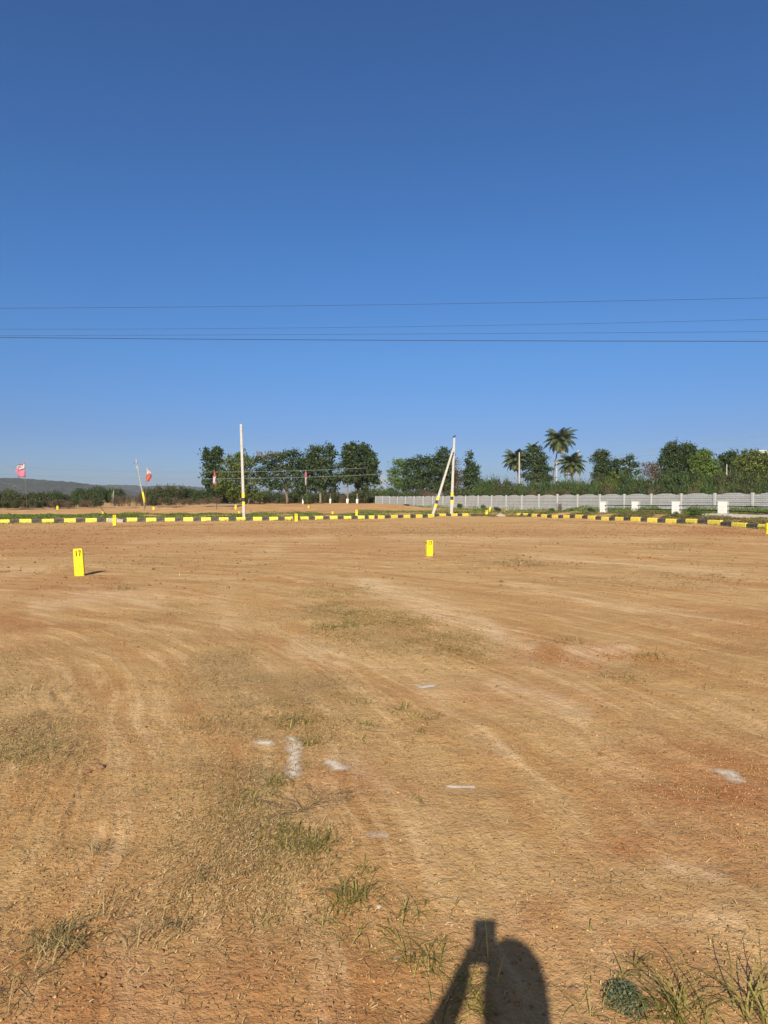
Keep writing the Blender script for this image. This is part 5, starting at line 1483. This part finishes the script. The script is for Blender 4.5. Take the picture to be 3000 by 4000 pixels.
def tuft(px, py, label, n, L, w, seed, mat='blade', spread=.03, lean=(0.1, 1.1), curl=1.2, name='grass_tuft', bias=None):
    rng = np.random.default_rng(seed); g = gp(px, py)
    C = rng.normal(0, spread, (n, 3)); C[:, 2] = -0.003
    az = rng.uniform(0, 2 * np.pi, n)
    if bias is not None: az = rng.normal(bias, .8, n)
    V, Fq = blades(C, L * rng.uniform(.45, 1.15, n), az, rng.uniform(*lean, n), w * rng.uniform(.7, 1.3, n), rng, curl)
    o = mesh_np(name, V, Fq, M[mat]); o.location = g
    tag(o, label, 'grass tuft'); return o
TUFTS = [
 (2640, 3985, 'big olive grass tuft at the bottom edge right of the blue-green plant', 72, .20, .0023, 'blade', .045),
 (2960, 3960, 'long bladed grass tuft in the bottom right corner', 54, .21, .0024, 'blade', .045),
 (2420, 3825, 'small grass sprig with few blades above the blue-green plant', 12, .09, .002, 'blade', .010),
 (2490, 3815, 'short upright grass sprig, right of a smaller one near the bottom edge', 16, .10, .0018, 'blade', .010),
 (2300, 3985, 'thin grass blades at the bottom edge right of the head shadow', 12, .12, .0018, 'blade', .03),
 (1680, 3765, 'yellowish grass tuft touching the left side of the shadow arm', 60, .10, .0017, 'blade', .05),
 (1610, 3800, 'looping curled grass blades left of the shadow', 22, .13, .0018, 'blade', .03),
 (1800, 3890, 'grass tuft lying partly inside the shadow', 60, .13, .0017, 'blade', .05),
 (1850, 3960, 'bright sunlit tuft in the gap between arm shadow and head shadow', 40, .09, .0018, 'blade', .03),
 (1390, 3540, 'wide olive grass tuft above centre of the lower foreground', 70, .12, .0018, 'blade', .04),
 (1350, 3500, 'spiky grass clump touching the wide olive tuft from behind', 40, .12, .0017, 'blade', .04),
 (1410, 3420, 'thin grass tuft with blades to both sides behind the wide olive tuft', 26, .11, .0017, 'blade', .03),
 (1300, 3600, 'grass sprig with few long blades in front left of the wide olive tuft', 20, .13, .0017, 'blade', .02),
 (1265, 3630, 'tiny three bladed sprig left of the lower centre', 8, .07, .0018, 'blade', .008),
 (1570, 3590, 'tall thin tuft in a row of sparse grass right of the wide olive tuft', 26, .13, .0018, 'blade', .05),
 (1650, 3560, 'pair of upright curved blades near the top of the sparse row', 8, .12, .0022, 'blade', .015),
 (1780, 3570, 'lone sprig left of the phone shaped shadow', 8, .12, .0018, 'blade', .01),
 (1530, 3690, 'curled grass sprig between sparse row and shadow', 14, .10, .0018, 'blade', .02),
 (1370, 3680, 'wavy grass sprig lying in front of the wide olive tuft', 12, .11, .0016, 'blade', .03),
 (1700, 3465, 'two bladed sprig alone on bare dirt below centre', 5, .10, .0018, 'blade', .005),
 (1850, 3400, 'tiny V shaped sprig on bare dirt right of centre', 4, .09, .0018, 'blade', .004),
 (1030, 3640, 'flattened dry sprig left of the lower centre', 14, .09, .0016, 'blade', .02),
 (1180, 3330, 'dense olive grass clump in the left centre foreground', 130, .12, .0018, 'blade', .09),
 (1110, 3290, 'shaggy grass clump at the left end of the dense ones', 80, .12, .0018, 'blade', .06),
 (1250, 3320, 'grass clump at the right end of the dense ones', 60, .11, .0018, 'blade', .05),
 (1090, 3075, 'green grass tuft below the white powder smear', 60, .11, .0018, 'blade', .05),
 (970, 3110, 'dark matted grass clump left of the powder smear foot', 160, .08, .0016, 'blade', .10),
 (1640, 3140, 'small green sprig above the white streak', 12, .08, .0022, 'blade', .012),
 (1630, 3115, 'upright twin blades behind the small green sprig', 6, .08, .002, 'blade', .008),
 (1150, 2820, 'bushy grey green weed above the powder smear', 150, .11, .0019, 'blade', .09),
 (1560, 2780, 'row of spreading grass sprigs right of the grey green weed, left end', 24, .12, .0024, 'blade', .03),
 (1620, 2810, 'spreading sprig in the middle of the row of grass sprigs', 18, .13, .0024, 'blade', .04),
 (1690, 2800, 'spreading sprig at the right end of the row of sprigs', 16, .12, .0024, 'blade', .04),
 (1640, 2870, 'little sprig below the row of sprigs', 12, .09, .0022, 'blade', .02),
 (1430, 2750, 'flat grass tuft left of the row of sprigs', 40, .10, .002, 'blade', .06),
 (1410, 2900, 'star shaped sprig right of the powder smear', 10, .08, .002, 'blade', .01),
 (1450, 2840, 'loose tuft above the star shaped sprig', 40, .09, .002, 'blade', .06),
 (1200, 2900, 'leafy weed touching the right side of the powder smear top', 90, .08, .002, 'blade', .06),
 (1370, 2445, 'darkest green tuft in the middle of the grassy patch', 220, .10, .0026, 'blade', .16),
 (1290, 2450, 'green tuft at the left of the darkest one in the grassy patch', 120, .12, .003, 'blade', .12),
 (480, 2300, 'dry matted grass tuft right of the leaning stone numbered 17', 150, .16, .003, 'dryblade', .16),
 (2050, 2208, 'dry brush tuft far right of the stone numbered 15 and 17', 160, .2, .005, 'dryblade', .30),
 (2230, 2510, 'small dry tuft on the red streak at right', 60, .13, .003, 'dryblade', .10),
 (2560, 2570, 'withered tuft in the middle right of the plot', 60, .12, .003, 'blade', .12),
 (2420, 2650, 'dry low tuft before the greyish patch at right', 70, .1, .003, 'dryblade', .12),
 (230, 3720, 'matted half dry grass tuft in the lower left', 160, .10, .0017, 'dryblade', .07),
 (250, 3690, 'green matted tuft touching the half dry one at lower left', 60, .10, .0016, 'blade', .05),
 (420, 3600, 'long bent dry stalks left of centre bottom', 22, .16, .0015, 'dryblade', .05),
 (660, 3660, 'twiggy dry weed skeleton in the lower left centre', 60, .11, .0013, 'dryblade', .05),
 (670, 3530, 'loop of dry straw above the twiggy skeleton', 26, .10, .0015, 'dryblade', .05),
 (520, 3700, 'crossed dry stalks beside the bent ones at bottom left', 20, .11, .0015, 'dryblade', .04),
 (800, 3430, 'small dry grass knot right of the straw loop', 50, .07, .0015, 'dryblade', .04),
 (680, 3330, 'pale dry grass knot on the left foreground dirt', 50, .06, .0015, 'dryblade', .03),
 (380, 3340, 'dry upright straw sprig in the left foreground', 24, .09, .0015, 'dryblade', .03),
 (40, 3930, 'dry tuft in the bottom left corner', 40, .12, .0016, 'dryblade', .05),
 (560, 3080, 'thin green sprig left of the dark clod row', 24, .06, .0016, 'blade', .03),
 (70, 2960, 'greenish matted patch of blades at the left edge', 200, .09, .0016, 'blade', .14),
 (60, 2720, 'dry matted patch of blades at the left edge higher up', 200, .11, .002, 'dryblade', .20),
 (850, 2830, 'matted dry patch left of the powder smear', 200, .09, .0017, 'dryblade', .15),
 (2760, 2690, 'small withered sprig at right middle', 20, .08, .002, 'dryblade', .04),
 (2200, 3170, 'two thin blades on bare dirt at right', 4, .12, .0016, 'dryblade', .01),
 (2310, 3660, 'pair of dark blades right of the phone shadow', 5, .08, .002, 'blade', .01),
]
for i, (px, py, lab, n, L, w, mt, sp) in enumerate(TUFTS):
    if n <= 70: n = max(4, int(n * .75)); L *= 1.25
    tuft(px, min(py, 3998), lab, n, L, w, 300 + i, mt, sp, lean=(.25, 1.35) if L > .1 else (.3, 1.4), curl=1.5)

# grass patch in the middle as uncountable stuff
def grass_patch(name, label, blobs, n, L, w, seed, mat):
    def d(x, y):
        u, v = proj(x, y, H0(x, y)); s = np.zeros_like(u)
        for b_ in blobs: s += blob(u, v, *b_)
        return np.clip(s * (0.6 + 1.5 * fbm(x * 2.5, y * 2.5, 3, seed)), 0, 1)
    Ys = [ (4267 / max(b_[1] + 2 * b_[3] - 1950, 20), 4267 / max(b_[1] - 2 * b_[3] - 1950, 20)) for b_ in blobs]
    y0 = max(1.5, min(a for a, b in Ys)); y1 = min(40, max(b for a, b in Ys))
    X, Y, rng = field_points(n, y0, y1, seed, d, 1.1)
    C = np.stack([X, Y, H(X, Y) - .002], 1)
    V, Fq = blades(C, L * rng.uniform(.4, 1.2, n), rng.uniform(0, 6.28, n), rng.uniform(.5, 1.3, n), w * rng.uniform(.7, 1.3, n), rng, 1.0, 3)
    o = mesh_np(name, V, Fq, M[mat]); tag(o, label, 'grass', kind='stuff')
grass_patch('grass', 'sparse green grass patch in the middle of the plot', [(1300, 2340, 120, 60, .7), (1380, 2420, 200, 60, .9), (1560, 2440, 220, 40, .8), (1650, 2510, 280, 45, .8), (1830, 2560, 160, 35, .8)], 8000, .05, .0024, 91, 'blade')
grass_patch('dry_grass', 'sparse dry grass on the left and centre of the near dirt', [(1150, 2780, 260, 120, .8), (960, 3120, 220, 200, .9), (100, 2850, 250, 200, .7), (1200, 3330, 220, 110, .8), (150, 3650, 350, 250, .4), (900, 2700, 200, 150, .4)], 4500, .05, .0013, 92, 'dryblade')
grass_patch('dry_grass', 'thin dry grass on the right and far parts of the plot', [(2000, 2200, 150, 20, .9), (2700, 2270, 300, 40, .5), (2600, 2135, 80, 12, .9), (600, 2200, 300, 30, .4), (1500, 2080, 300, 14, .5), (1800, 2075, 200, 12, .5), (120, 2320, 100, 20, .4)], 5000, .09, .006, 93, 'dryblade')

# blue-green low plant at the bottom edge
def leafy_plant():
    rng = np.random.default_rng(3); g = gp(2440, 3925)
    root = thing('leafy_plant', 'low round blue-green leafy plant at the bottom edge right of the head shadow', 'plant', tuple(g))
    n = 900
    d = rng.normal(size=(n, 3)); d[:, 2] = np.abs(d[:, 2]); d /= np.linalg.norm(d, axis=1)[:, None]
    C = d * np.array([.075, .09, .045]) * rng.uniform(.55, 1, n)[:, None]
    quads_obj('leaves', leaf_quads(C, .0065, rng, .5, .35, d), M['bluegreen'], root)
    m = MB()
    for i in range(12):
        a = i * .52; m.tube([(0, 0, 0), (math.cos(a) * .03, math.sin(a) * .04, .02), (math.cos(a) * .065, math.sin(a) * .08, .02)], [.002, .0015, .001], 4)
    m.build('stems', M['blade'], root)
leafy_plant()

def dry_weed():
    rd = random.Random(8); g = gp(1185, 3180)
    root = thing('dry_weed', 'dark dry branching weed with tiny seed heads lying right of the dense grass clumps', 'weed', tuple(g))
    m = MB(); heads = []
    def br(p, a, e, L, r, dep):
        n = 5; pts = [p]
        for k in range(n):
            a += rd.uniform(-.18, .18); e = e * .85 + rd.uniform(-.05, .05)
            p = p + Vector((math.cos(a) * math.cos(e), math.sin(a) * math.cos(e), math.sin(e))) * L / n
            p.z = max(p.z, .004); pts.append(p)
            if dep > 0 and rd.random() < .75: br(p, a + rd.choice((-1, 1)) * rd.uniform(.4, .9), e + .1, L * .5, r * .6, dep - 1)
            if dep == 0 and rd.random() < .6: heads.append(p)
        m.tube(pts, [r * (1 - .7 * k / n) for k in range(n + 1)], 4)
    for a in (.25, .5, .75, 1.3, 2.2, 3.3, 4.2): br(Vector((0, 0, .002)), a, .35, .26 if a < 1 else .16, .0016, 2)
    m.build('stems', M['darkstem'], root)
    rng = np.random.default_rng(2); C = np.array([tuple(h) for h in heads])
    V, Fq = stones_mesh(C, np.full(len(C), .0025), rng); mesh_np('seed_heads', V, Fq, M['darkstem'], root)
dry_weed()

# lone clods
def big_clod(px, py, r, label, seed, mat='clod2'):
    rng = np.random.default_rng(seed); g = gp(px, py)
    bm = bmesh.new(); bmesh.ops.create_icosphere(bm, subdivisions=3, radius=r)
    for v in bm.verts:
        c = v.co; n = fbm(np.array([c.x / r * 1.7 + seed]), np.array([c.y / r * 1.7 + c.z / r * 2.3]), 4, seed)[0]
        v.co = c * (1 + .55 * n); v.co.z *= .55
    me = bpy.data.meshes.new('clod'); bm.to_mesh(me); bm.free(); me.materials.append(M[mat])
    o = link(bpy.data.objects.new('dirt_clod', me)); o.location = g + Vector((0, 0, r * .2)); tag(o, label, 'dirt clod')
M['clod2'] = mat_simple('clod_soil', (0.26, 0.15, 0.075), .95, .35, 60, .006)
M['clod3'] = mat_simple('pale_stone', (0.45, 0.36, 0.26), .9, .2, 60, .003)
big_clod(378, 3005, .042, 'dark lumpy clod of soil alone in the left foreground', 3)
big_clod(340, 3020, .022, 'smaller dark clod touching the left of the lone lumpy one', 13)
big_clod(745, 3125, .014, 'small dark clod left of the matted grass clump', 4)
big_clod(870, 3035, .013, 'small dark clod near the powder smear', 5)
big_clod(1480, 3545, .011, 'pale pebble right of the wide olive grass tuft', 6, 'clod3')
big_clod(1545, 3768, .009, 'pinkish pebble left of the curled grass blades', 7, 'clod3')
big_clod(660, 2400, .03, 'dark clod on the rough dirt behind the left foreground', 8)
big_clod(530, 2530, .025, 'dark small clod on the left middle dirt', 9)
big_clod(2240, 3900, .016, 'dark withered lump left of the blue-green plant', 10)

# white powder marks
def powder_mat():
    m = bpy.data.materials.new('lime_powder'); m.use_nodes = True
    nt = m.node_tree; b = nt.nodes['Principled BSDF']; L = nt.links.new
    b.inputs['Roughness'].default_value = .95; b.inputs['Base Color'].default_value = (.64, .53, .41, 1)
    at = NN(nt, 'ShaderNodeAttribute', attribute_name='thick'); tc = NN(nt, 'ShaderNodeTexCoord')
    no = NN(nt, 'ShaderNodeTexNoise'); no.inputs['Scale'].default_value = 22; no.inputs['Detail'].default_value = 9; no.inputs['Roughness'].default_value = .8; L(tc.outputs['Object'], no.inputs['Vector'])
    ad = NN(nt, 'ShaderNodeMath', operation='ADD'); L(at.outputs['Fac'], ad.inputs[0]); L(no.outputs['Fac'], ad.inputs[1])
    mr = NN(nt, 'ShaderNodeMapRange'); mr.inputs['From Min'].default_value = .60; mr.inputs['From Max'].default_value = 1.15; L(ad.outputs[0], mr.inputs['Value'])
    tr = NN(nt, 'ShaderNodeBsdfTransparent'); mx = NN(nt, 'ShaderNodeMixShader'); L(mr.outputs[0], mx.inputs[0]); L(tr.outputs[0], mx.inputs[1]); L(b.outputs[0], mx.inputs[2])
    L(mx.outputs[0], nt.nodes['Material Output'].inputs['Surface'])
    return m
M['powder'] = powder_mat()
def powder(poly, w, label, s=1.0):
    """smear along a line of photo pixels lying on the ground, half width w metres"""
    pts = [gp(a, b) for a, b in poly]; o0 = pts[0].copy()
    x0 = min(p.x for p in pts) - w * 1.6; x1 = max(p.x for p in pts) + w * 1.6; y0 = min(p.y for p in pts) - w * 1.6; y1 = max(p.y for p in pts) + w * 1.6
    n = 60; xs = np.linspace(x0, x1, n); ys = np.linspace(y0, y1, n); X, Y = np.meshgrid(xs, ys)
    best = np.full(X.shape, 9.)
    for a, b in zip(pts[:-1], pts[1:]):
        dx, dy = b.x - a.x, b.y - a.y; t = np.clip(((X - a.x) * dx + (Y - a.y) * dy) / (dx * dx + dy * dy + 1e-9), 0, 1)
        best = np.minimum(best, np.hypot(X - a.x - t * dx, Y - a.y - t * dy))
    best = best * (1 + .6 * fbm(X * 10, Y * 10, 4, 5))
    thick = s * np.clip(1 - best / (w * 1.25), 0, 1) ** .9
    Z = H(X, Y) + .0045
    V = np.stack([X - o0.x, Y - o0.y, Z - o0.z], -1).reshape(-1, 3)
    i, j = np.meshgrid(np.arange(n - 1), np.arange(n - 1), indexing='ij'); Fq = np.stack([i * n + j, i * n + j + 1, (i + 1) * n + j + 1, (i + 1) * n + j], -1).reshape(-1, 4)
    keep = thick.ravel()[Fq].max(1) > 0
    o = mesh_np('lime_powder', V, Fq[keep], M['powder'], None, True); o.location = o0
    at = o.data.attributes.new('thick', 'FLOAT', 'POINT'); at.data.foreach_set('value', thick.ravel().astype(np.float32))
    tag(o, label, 'powder mark')
powder([(1140, 2892), (1152, 2930), (1145, 3000), (1150, 3035)], .048, 'long curved smear of white powder left of centre', .72)
powder([(1010, 2912), (1050, 2908)], .055, 'short white powder patch left of the long curved smear', .65)
powder([(1290, 2985), (1320, 3005), (1330, 3010)], .045, 'slanting white powder patch right of the long curved smear', .75)
powder([(1755, 3078), (1790, 3086), (1845, 3088)], .022, 'thin horizontal streak of white powder below centre', .9)
powder([(1650, 2690), (1685, 2683)], .05, 'small bright white powder patch above centre', .85)
powder([(2810, 3022), (2850, 3030), (2875, 3048)], .055, 'white powder patch near the right edge', .58)
powder([(1460, 3268), (1500, 3272)], .035, 'faint pale powder patch below the slanting one', .38)

# ================================================================== PHOTOGRAPHER (behind the lens; only the shadow is in view)
M['skin'] = mat_simple('skin', (0.30, 0.17, 0.10), .55, .08, 10)
M['hair'] = mat_simple('black_hair', (0.015, 0.012, 0.010), .5, .3, 60, .003)
M['shirt'] = mat_simple('blue_shirt', (0.10, 0.16, 0.28), .9, .1, 15, .003)
M['jeans'] = mat_simple('dark_trousers', (0.04, 0.045, 0.06), .9, .15, 20, .003)
M['shoe'] = mat_simple('brown_shoes', (0.08, 0.045, 0.025), .5, .1, 20)
M['glass'] = mat_simple('dark_glass', (0.01, 0.01, 0.012), .08, .02, 5, spec=.6)
def skin_obj(name, verts, edges, rad, mat, parent, root_i=0, sub=2):
    me = bpy.data.meshes.new(name); me.from_pydata([tuple(v) for v in verts], edges, []); me.materials.append(mat)
    o = link(bpy.data.objects.new(name, me), parent)
    md = o.modifiers.new('skin', 'SKIN')
    if not me.skin_vertices: me.attributes.new if False else None
    bpy.context.view_layer.objects.active = o
    sv = me.skin_vertices[0].data
    for i, r in enumerate(rad):
        rr = r if isinstance(r, tuple) else (r, r)
        sv[i].radius = rr; sv[i].use_root = (i == root_i)
    md.use_smooth_shade = True; md.branch_smoothing = .3
    sb = o.modifiers.new('sub', 'SUBSURF'); sb.levels = sub; sb.render_levels = sub
    return o
def person():
    bx, by = .036, -.31
    gz = Hs(bx, by)
    root = thing('person', 'person in blue shirt standing with both arms raised, holding a phone', 'person', (bx, by, gz))
    V = []; E = []; Rr = []
    def add(p, r, par=None):
        V.append(Vector(p) - Vector((bx, by, 0))); Rr.append(r)
        if par is not None: E.append((par, len(V) - 1))
        return len(V) - 1
    pel = add((bx, by, .92), (.145, .105))
    sp = add((bx, by, 1.08), (.13, .095), pel)
    ch = add((bx, by, 1.27), (.155, .105), sp)
    nb = add((bx, by, 1.40), (.075, .07), ch)
    nk = add((bx, by + .01, 1.455), (.055, .055), nb)
    jaw = add((bx, by + .025, 1.515), (.064, .07), nk)
    hd = add((bx, by + .015, 1.585), (.078, .092), jaw)
    cr = add((bx, by + .005, 1.65), (.062, .075), hd)
    nose = add((bx, by + .115, 1.565), .012, hd)
    def hand(w, dirn, side, par, ph):
        """palm then five fingers; ph: point on the phone edge the fingers close on"""
        w = Vector(w); pm = w + Vector(dirn) * .085; a = add(w, .038, par); p = add(pm, (.056, .028), a)
        for k, L in enumerate((.070, .078, .074, .058)):
            base = pm + Vector((0, .0, .014 - .018 * k)) + Vector((-side * .012, 0.012, 0))
            f1 = base + Vector((-side * .004, .030, .006)); f2 = f1 + Vector((side * -.022, .016, .002)); f3 = f2 + Vector((-side * .022, -.003, 0)) * (L / .08)
            i0 = add(base, .010, p); i1 = add(f1, .009, i0); i2 = add(f2, .0085, i1); add(f3, .0075, i2)
        t0 = add(pm + Vector((-side * .012, -.012, .012)), .013, p); t1 = add(pm + Vector((-side * .026, -.020, .034)), .011, t0); add(pm + Vector((-side * .034, -.016, .056)), .009, t1)
    for s in (-1, 1):
        sh = add((bx + s * .165, by, 1.375), .052, nb)
        if s < 0: el = (-.255, -.17, 1.215); wr = (-.104, -.055, 1.415)
        else: el = (.225, -.21, 1.185); wr = (.070, -.055, 1.415)
        e_ = add(el, .046, sh); m_ = add(Vector(el).lerp(Vector(wr), .45), .042, e_)
        hand(wr, (-.12 if s > 0 else .12, .35, .55), s, m_, None)
    legs = []
    for s in (-1, 1):
        hp = add((bx + s * .09, by, .86), .085, pel); kn = add((bx + s * .11, by + .015, .49), .055, hp)
        cf = add((bx + s * .115, by - .005, .32), .05, kn); an = add((bx + s * .12, by - .015, .09), .036, cf); add((bx + s * .13, by + .12, .035), .032, an)
    skin_obj('body', V, E, Rr, M['skin'], root)
    o = Vector((bx, by, 0))
    L = lambda *p: Vector(p) - o
    # shirt
    sv = [L(bx, by, .88), L(bx, by, 1.08), L(bx, by, 1.27), L(bx, by, 1.395),
          L(bx - .165, by, 1.375), L(-.255, -.17, 1.215), Vector((-.255, -.17, 1.215)).lerp(Vector((-.104, -.055, 1.415)), .62) - o,
          L(bx + .165, by, 1.375), L(.225, -.21, 1.185), Vector((.225, -.21, 1.185)).lerp(Vector((.070, -.055, 1.415)), .62) - o]
    skin_obj('shirt', sv, [(0, 1), (1, 2), (2, 3), (3, 4), (4, 5), (5, 6), (3, 7), (7, 8), (8, 9)],
             [(.165, .125), (.15, .115), (.175, .125), (.085, .08), .072, .064, .058, .072, .064, .058], M['shirt'], root)
    tv = [L(bx, by, .93)]; te = []; tr_ = [(.155, .118)]
    for s in (-1, 1):
        i = len(tv); tv += [L(bx + s * .09, by, .85), L(bx + s * .11, by + .01, .49), L(bx + s * .118, by - .01, .10)]; te += [(0, i), (i, i + 1), (i + 1, i + 2)]; tr_ += [.10, .073, .060]
    skin_obj('trousers', tv, te, tr_, M['jeans'], root)
    for s in (-1, 1):
        skin_obj('shoe', [L(bx + s * .12, by - .05, .045), L(bx + s * .122, by + .03, .05), L(bx + s * .132, by + .15, .035)], [(0, 1), (1, 2)], [.045, .047, .038], M['shoe'], root, 0, 2)
    # hair cap and face
    bm = bmesh.new(); bmesh.ops.create_uvsphere(bm, u_segments=28, v_segments=18, radius=1)
    for v in list(bm.verts):
        c = v.co
        if c.z < -.75 or (c.y > .25 and c.z < .25): bm.verts.remove(v)
    for v in bm.verts:
        n = fbm(np.array([v.co.x * 5 + 3]), np.array([v.co.y * 5 + v.co.z * 4]), 3, 5)[0]
        v.co = Vector((v.co.x * .100, v.co.y * .110, v.co.z * (.112 if v.co.z > 0 else .30))) * (1 + .06 * n)
        if v.co.z < 0: v.co.x *= 1 + min(.25, -v.co.z * 1.2)
    me = bpy.data.meshes.new('hair'); bm.to_mesh(me); bm.free(); me.materials.append(M['hair'])
    h = link(bpy.data.objects.new('hair', me), root); h.location = L(bx, by + .002, 1.60)
    sol = h.modifiers.new('thick', 'SOLIDIFY'); sol.thickness = .012
    for s in (-1, 1):
        e = MB(); c = L(bx + s * .030, by + .094, 1.588); e.tube([c + Vector((0, -.008, 0)), c + Vector((0, .004, 0)), c + Vector((0, .008, 0))], [.012, .010, .004], 10); eo = e.build('eye', M['white'], root, True)
        p_ = MB(); p_.tube([c + Vector((0, .007, 0)), c + Vector((0, .0095, 0))], [.005, .003], 8); p_.build('pupil', M['black'], eo)
        er = MB(); c = L(bx + s * .086, by + .0, 1.575); er.tube([c + Vector((0, .0, -.028)), c + Vector((s * .010, -.01, 0)), c + Vector((s * .006, -.004, .028))], [.006, .012, .008], 8); er.build('ear', M['skin'], root, True)
    mo = MB(); c = L(bx, by + .098, 1.527); mo.tube([c + Vector((-.024, -.008, 0)), c + Vector((0, 0, 0)), c + Vector((.024, -.008, 0))], [.002, .006, .002], 6); mo.build('mouth', mat_simple('lips', (.30, .10, .08), .5), root, True)
person()
def phone():
    c = Vector((-.020, -.0125, CAM_H - .058))
    root = thing('phone', 'black smartphone held upright in both hands of the person', 'phone', tuple(c))
    mb = MB(); mb.box((0, 0, 0), (.088, .0085, .163)); mb.build('body', M['pblack'], root, False, .003)
    s = MB(); s.box((0, -.0050, 0), (.078, .0012, .156)); s.build('screen', M['glass'], root)
    for dz in (.036, .014):
        l = MB(); l.tube([(.020, .0035, dz), (.020, .0055, dz)], .008, 16); l.build('lens', M['glass'], root)
phone()

# ================================================================== AIR
def haze():
    mb = MB(); mb.box((0, 1500, 36), (9000, 7000, 80))
    m = bpy.data.materials.new('haze_air'); m.use_nodes = True; nt = m.node_tree
    nt.nodes.remove(nt.nodes['Principled BSDF'])
    v = nt.nodes.new('ShaderNodeVolumePrincipled'); v.inputs['Color'].default_value = (.80, .88, 1.0, 1); v.inputs['Density'].default_value = 0.00015
    v.inputs['Anisotropy'].default_value = 0.1
    nt.links.new(v.outputs[0], nt.nodes['Material Output'].inputs['Volume'])
    o = mb.build('haze', m); tag(o, kind='stuff')
haze()
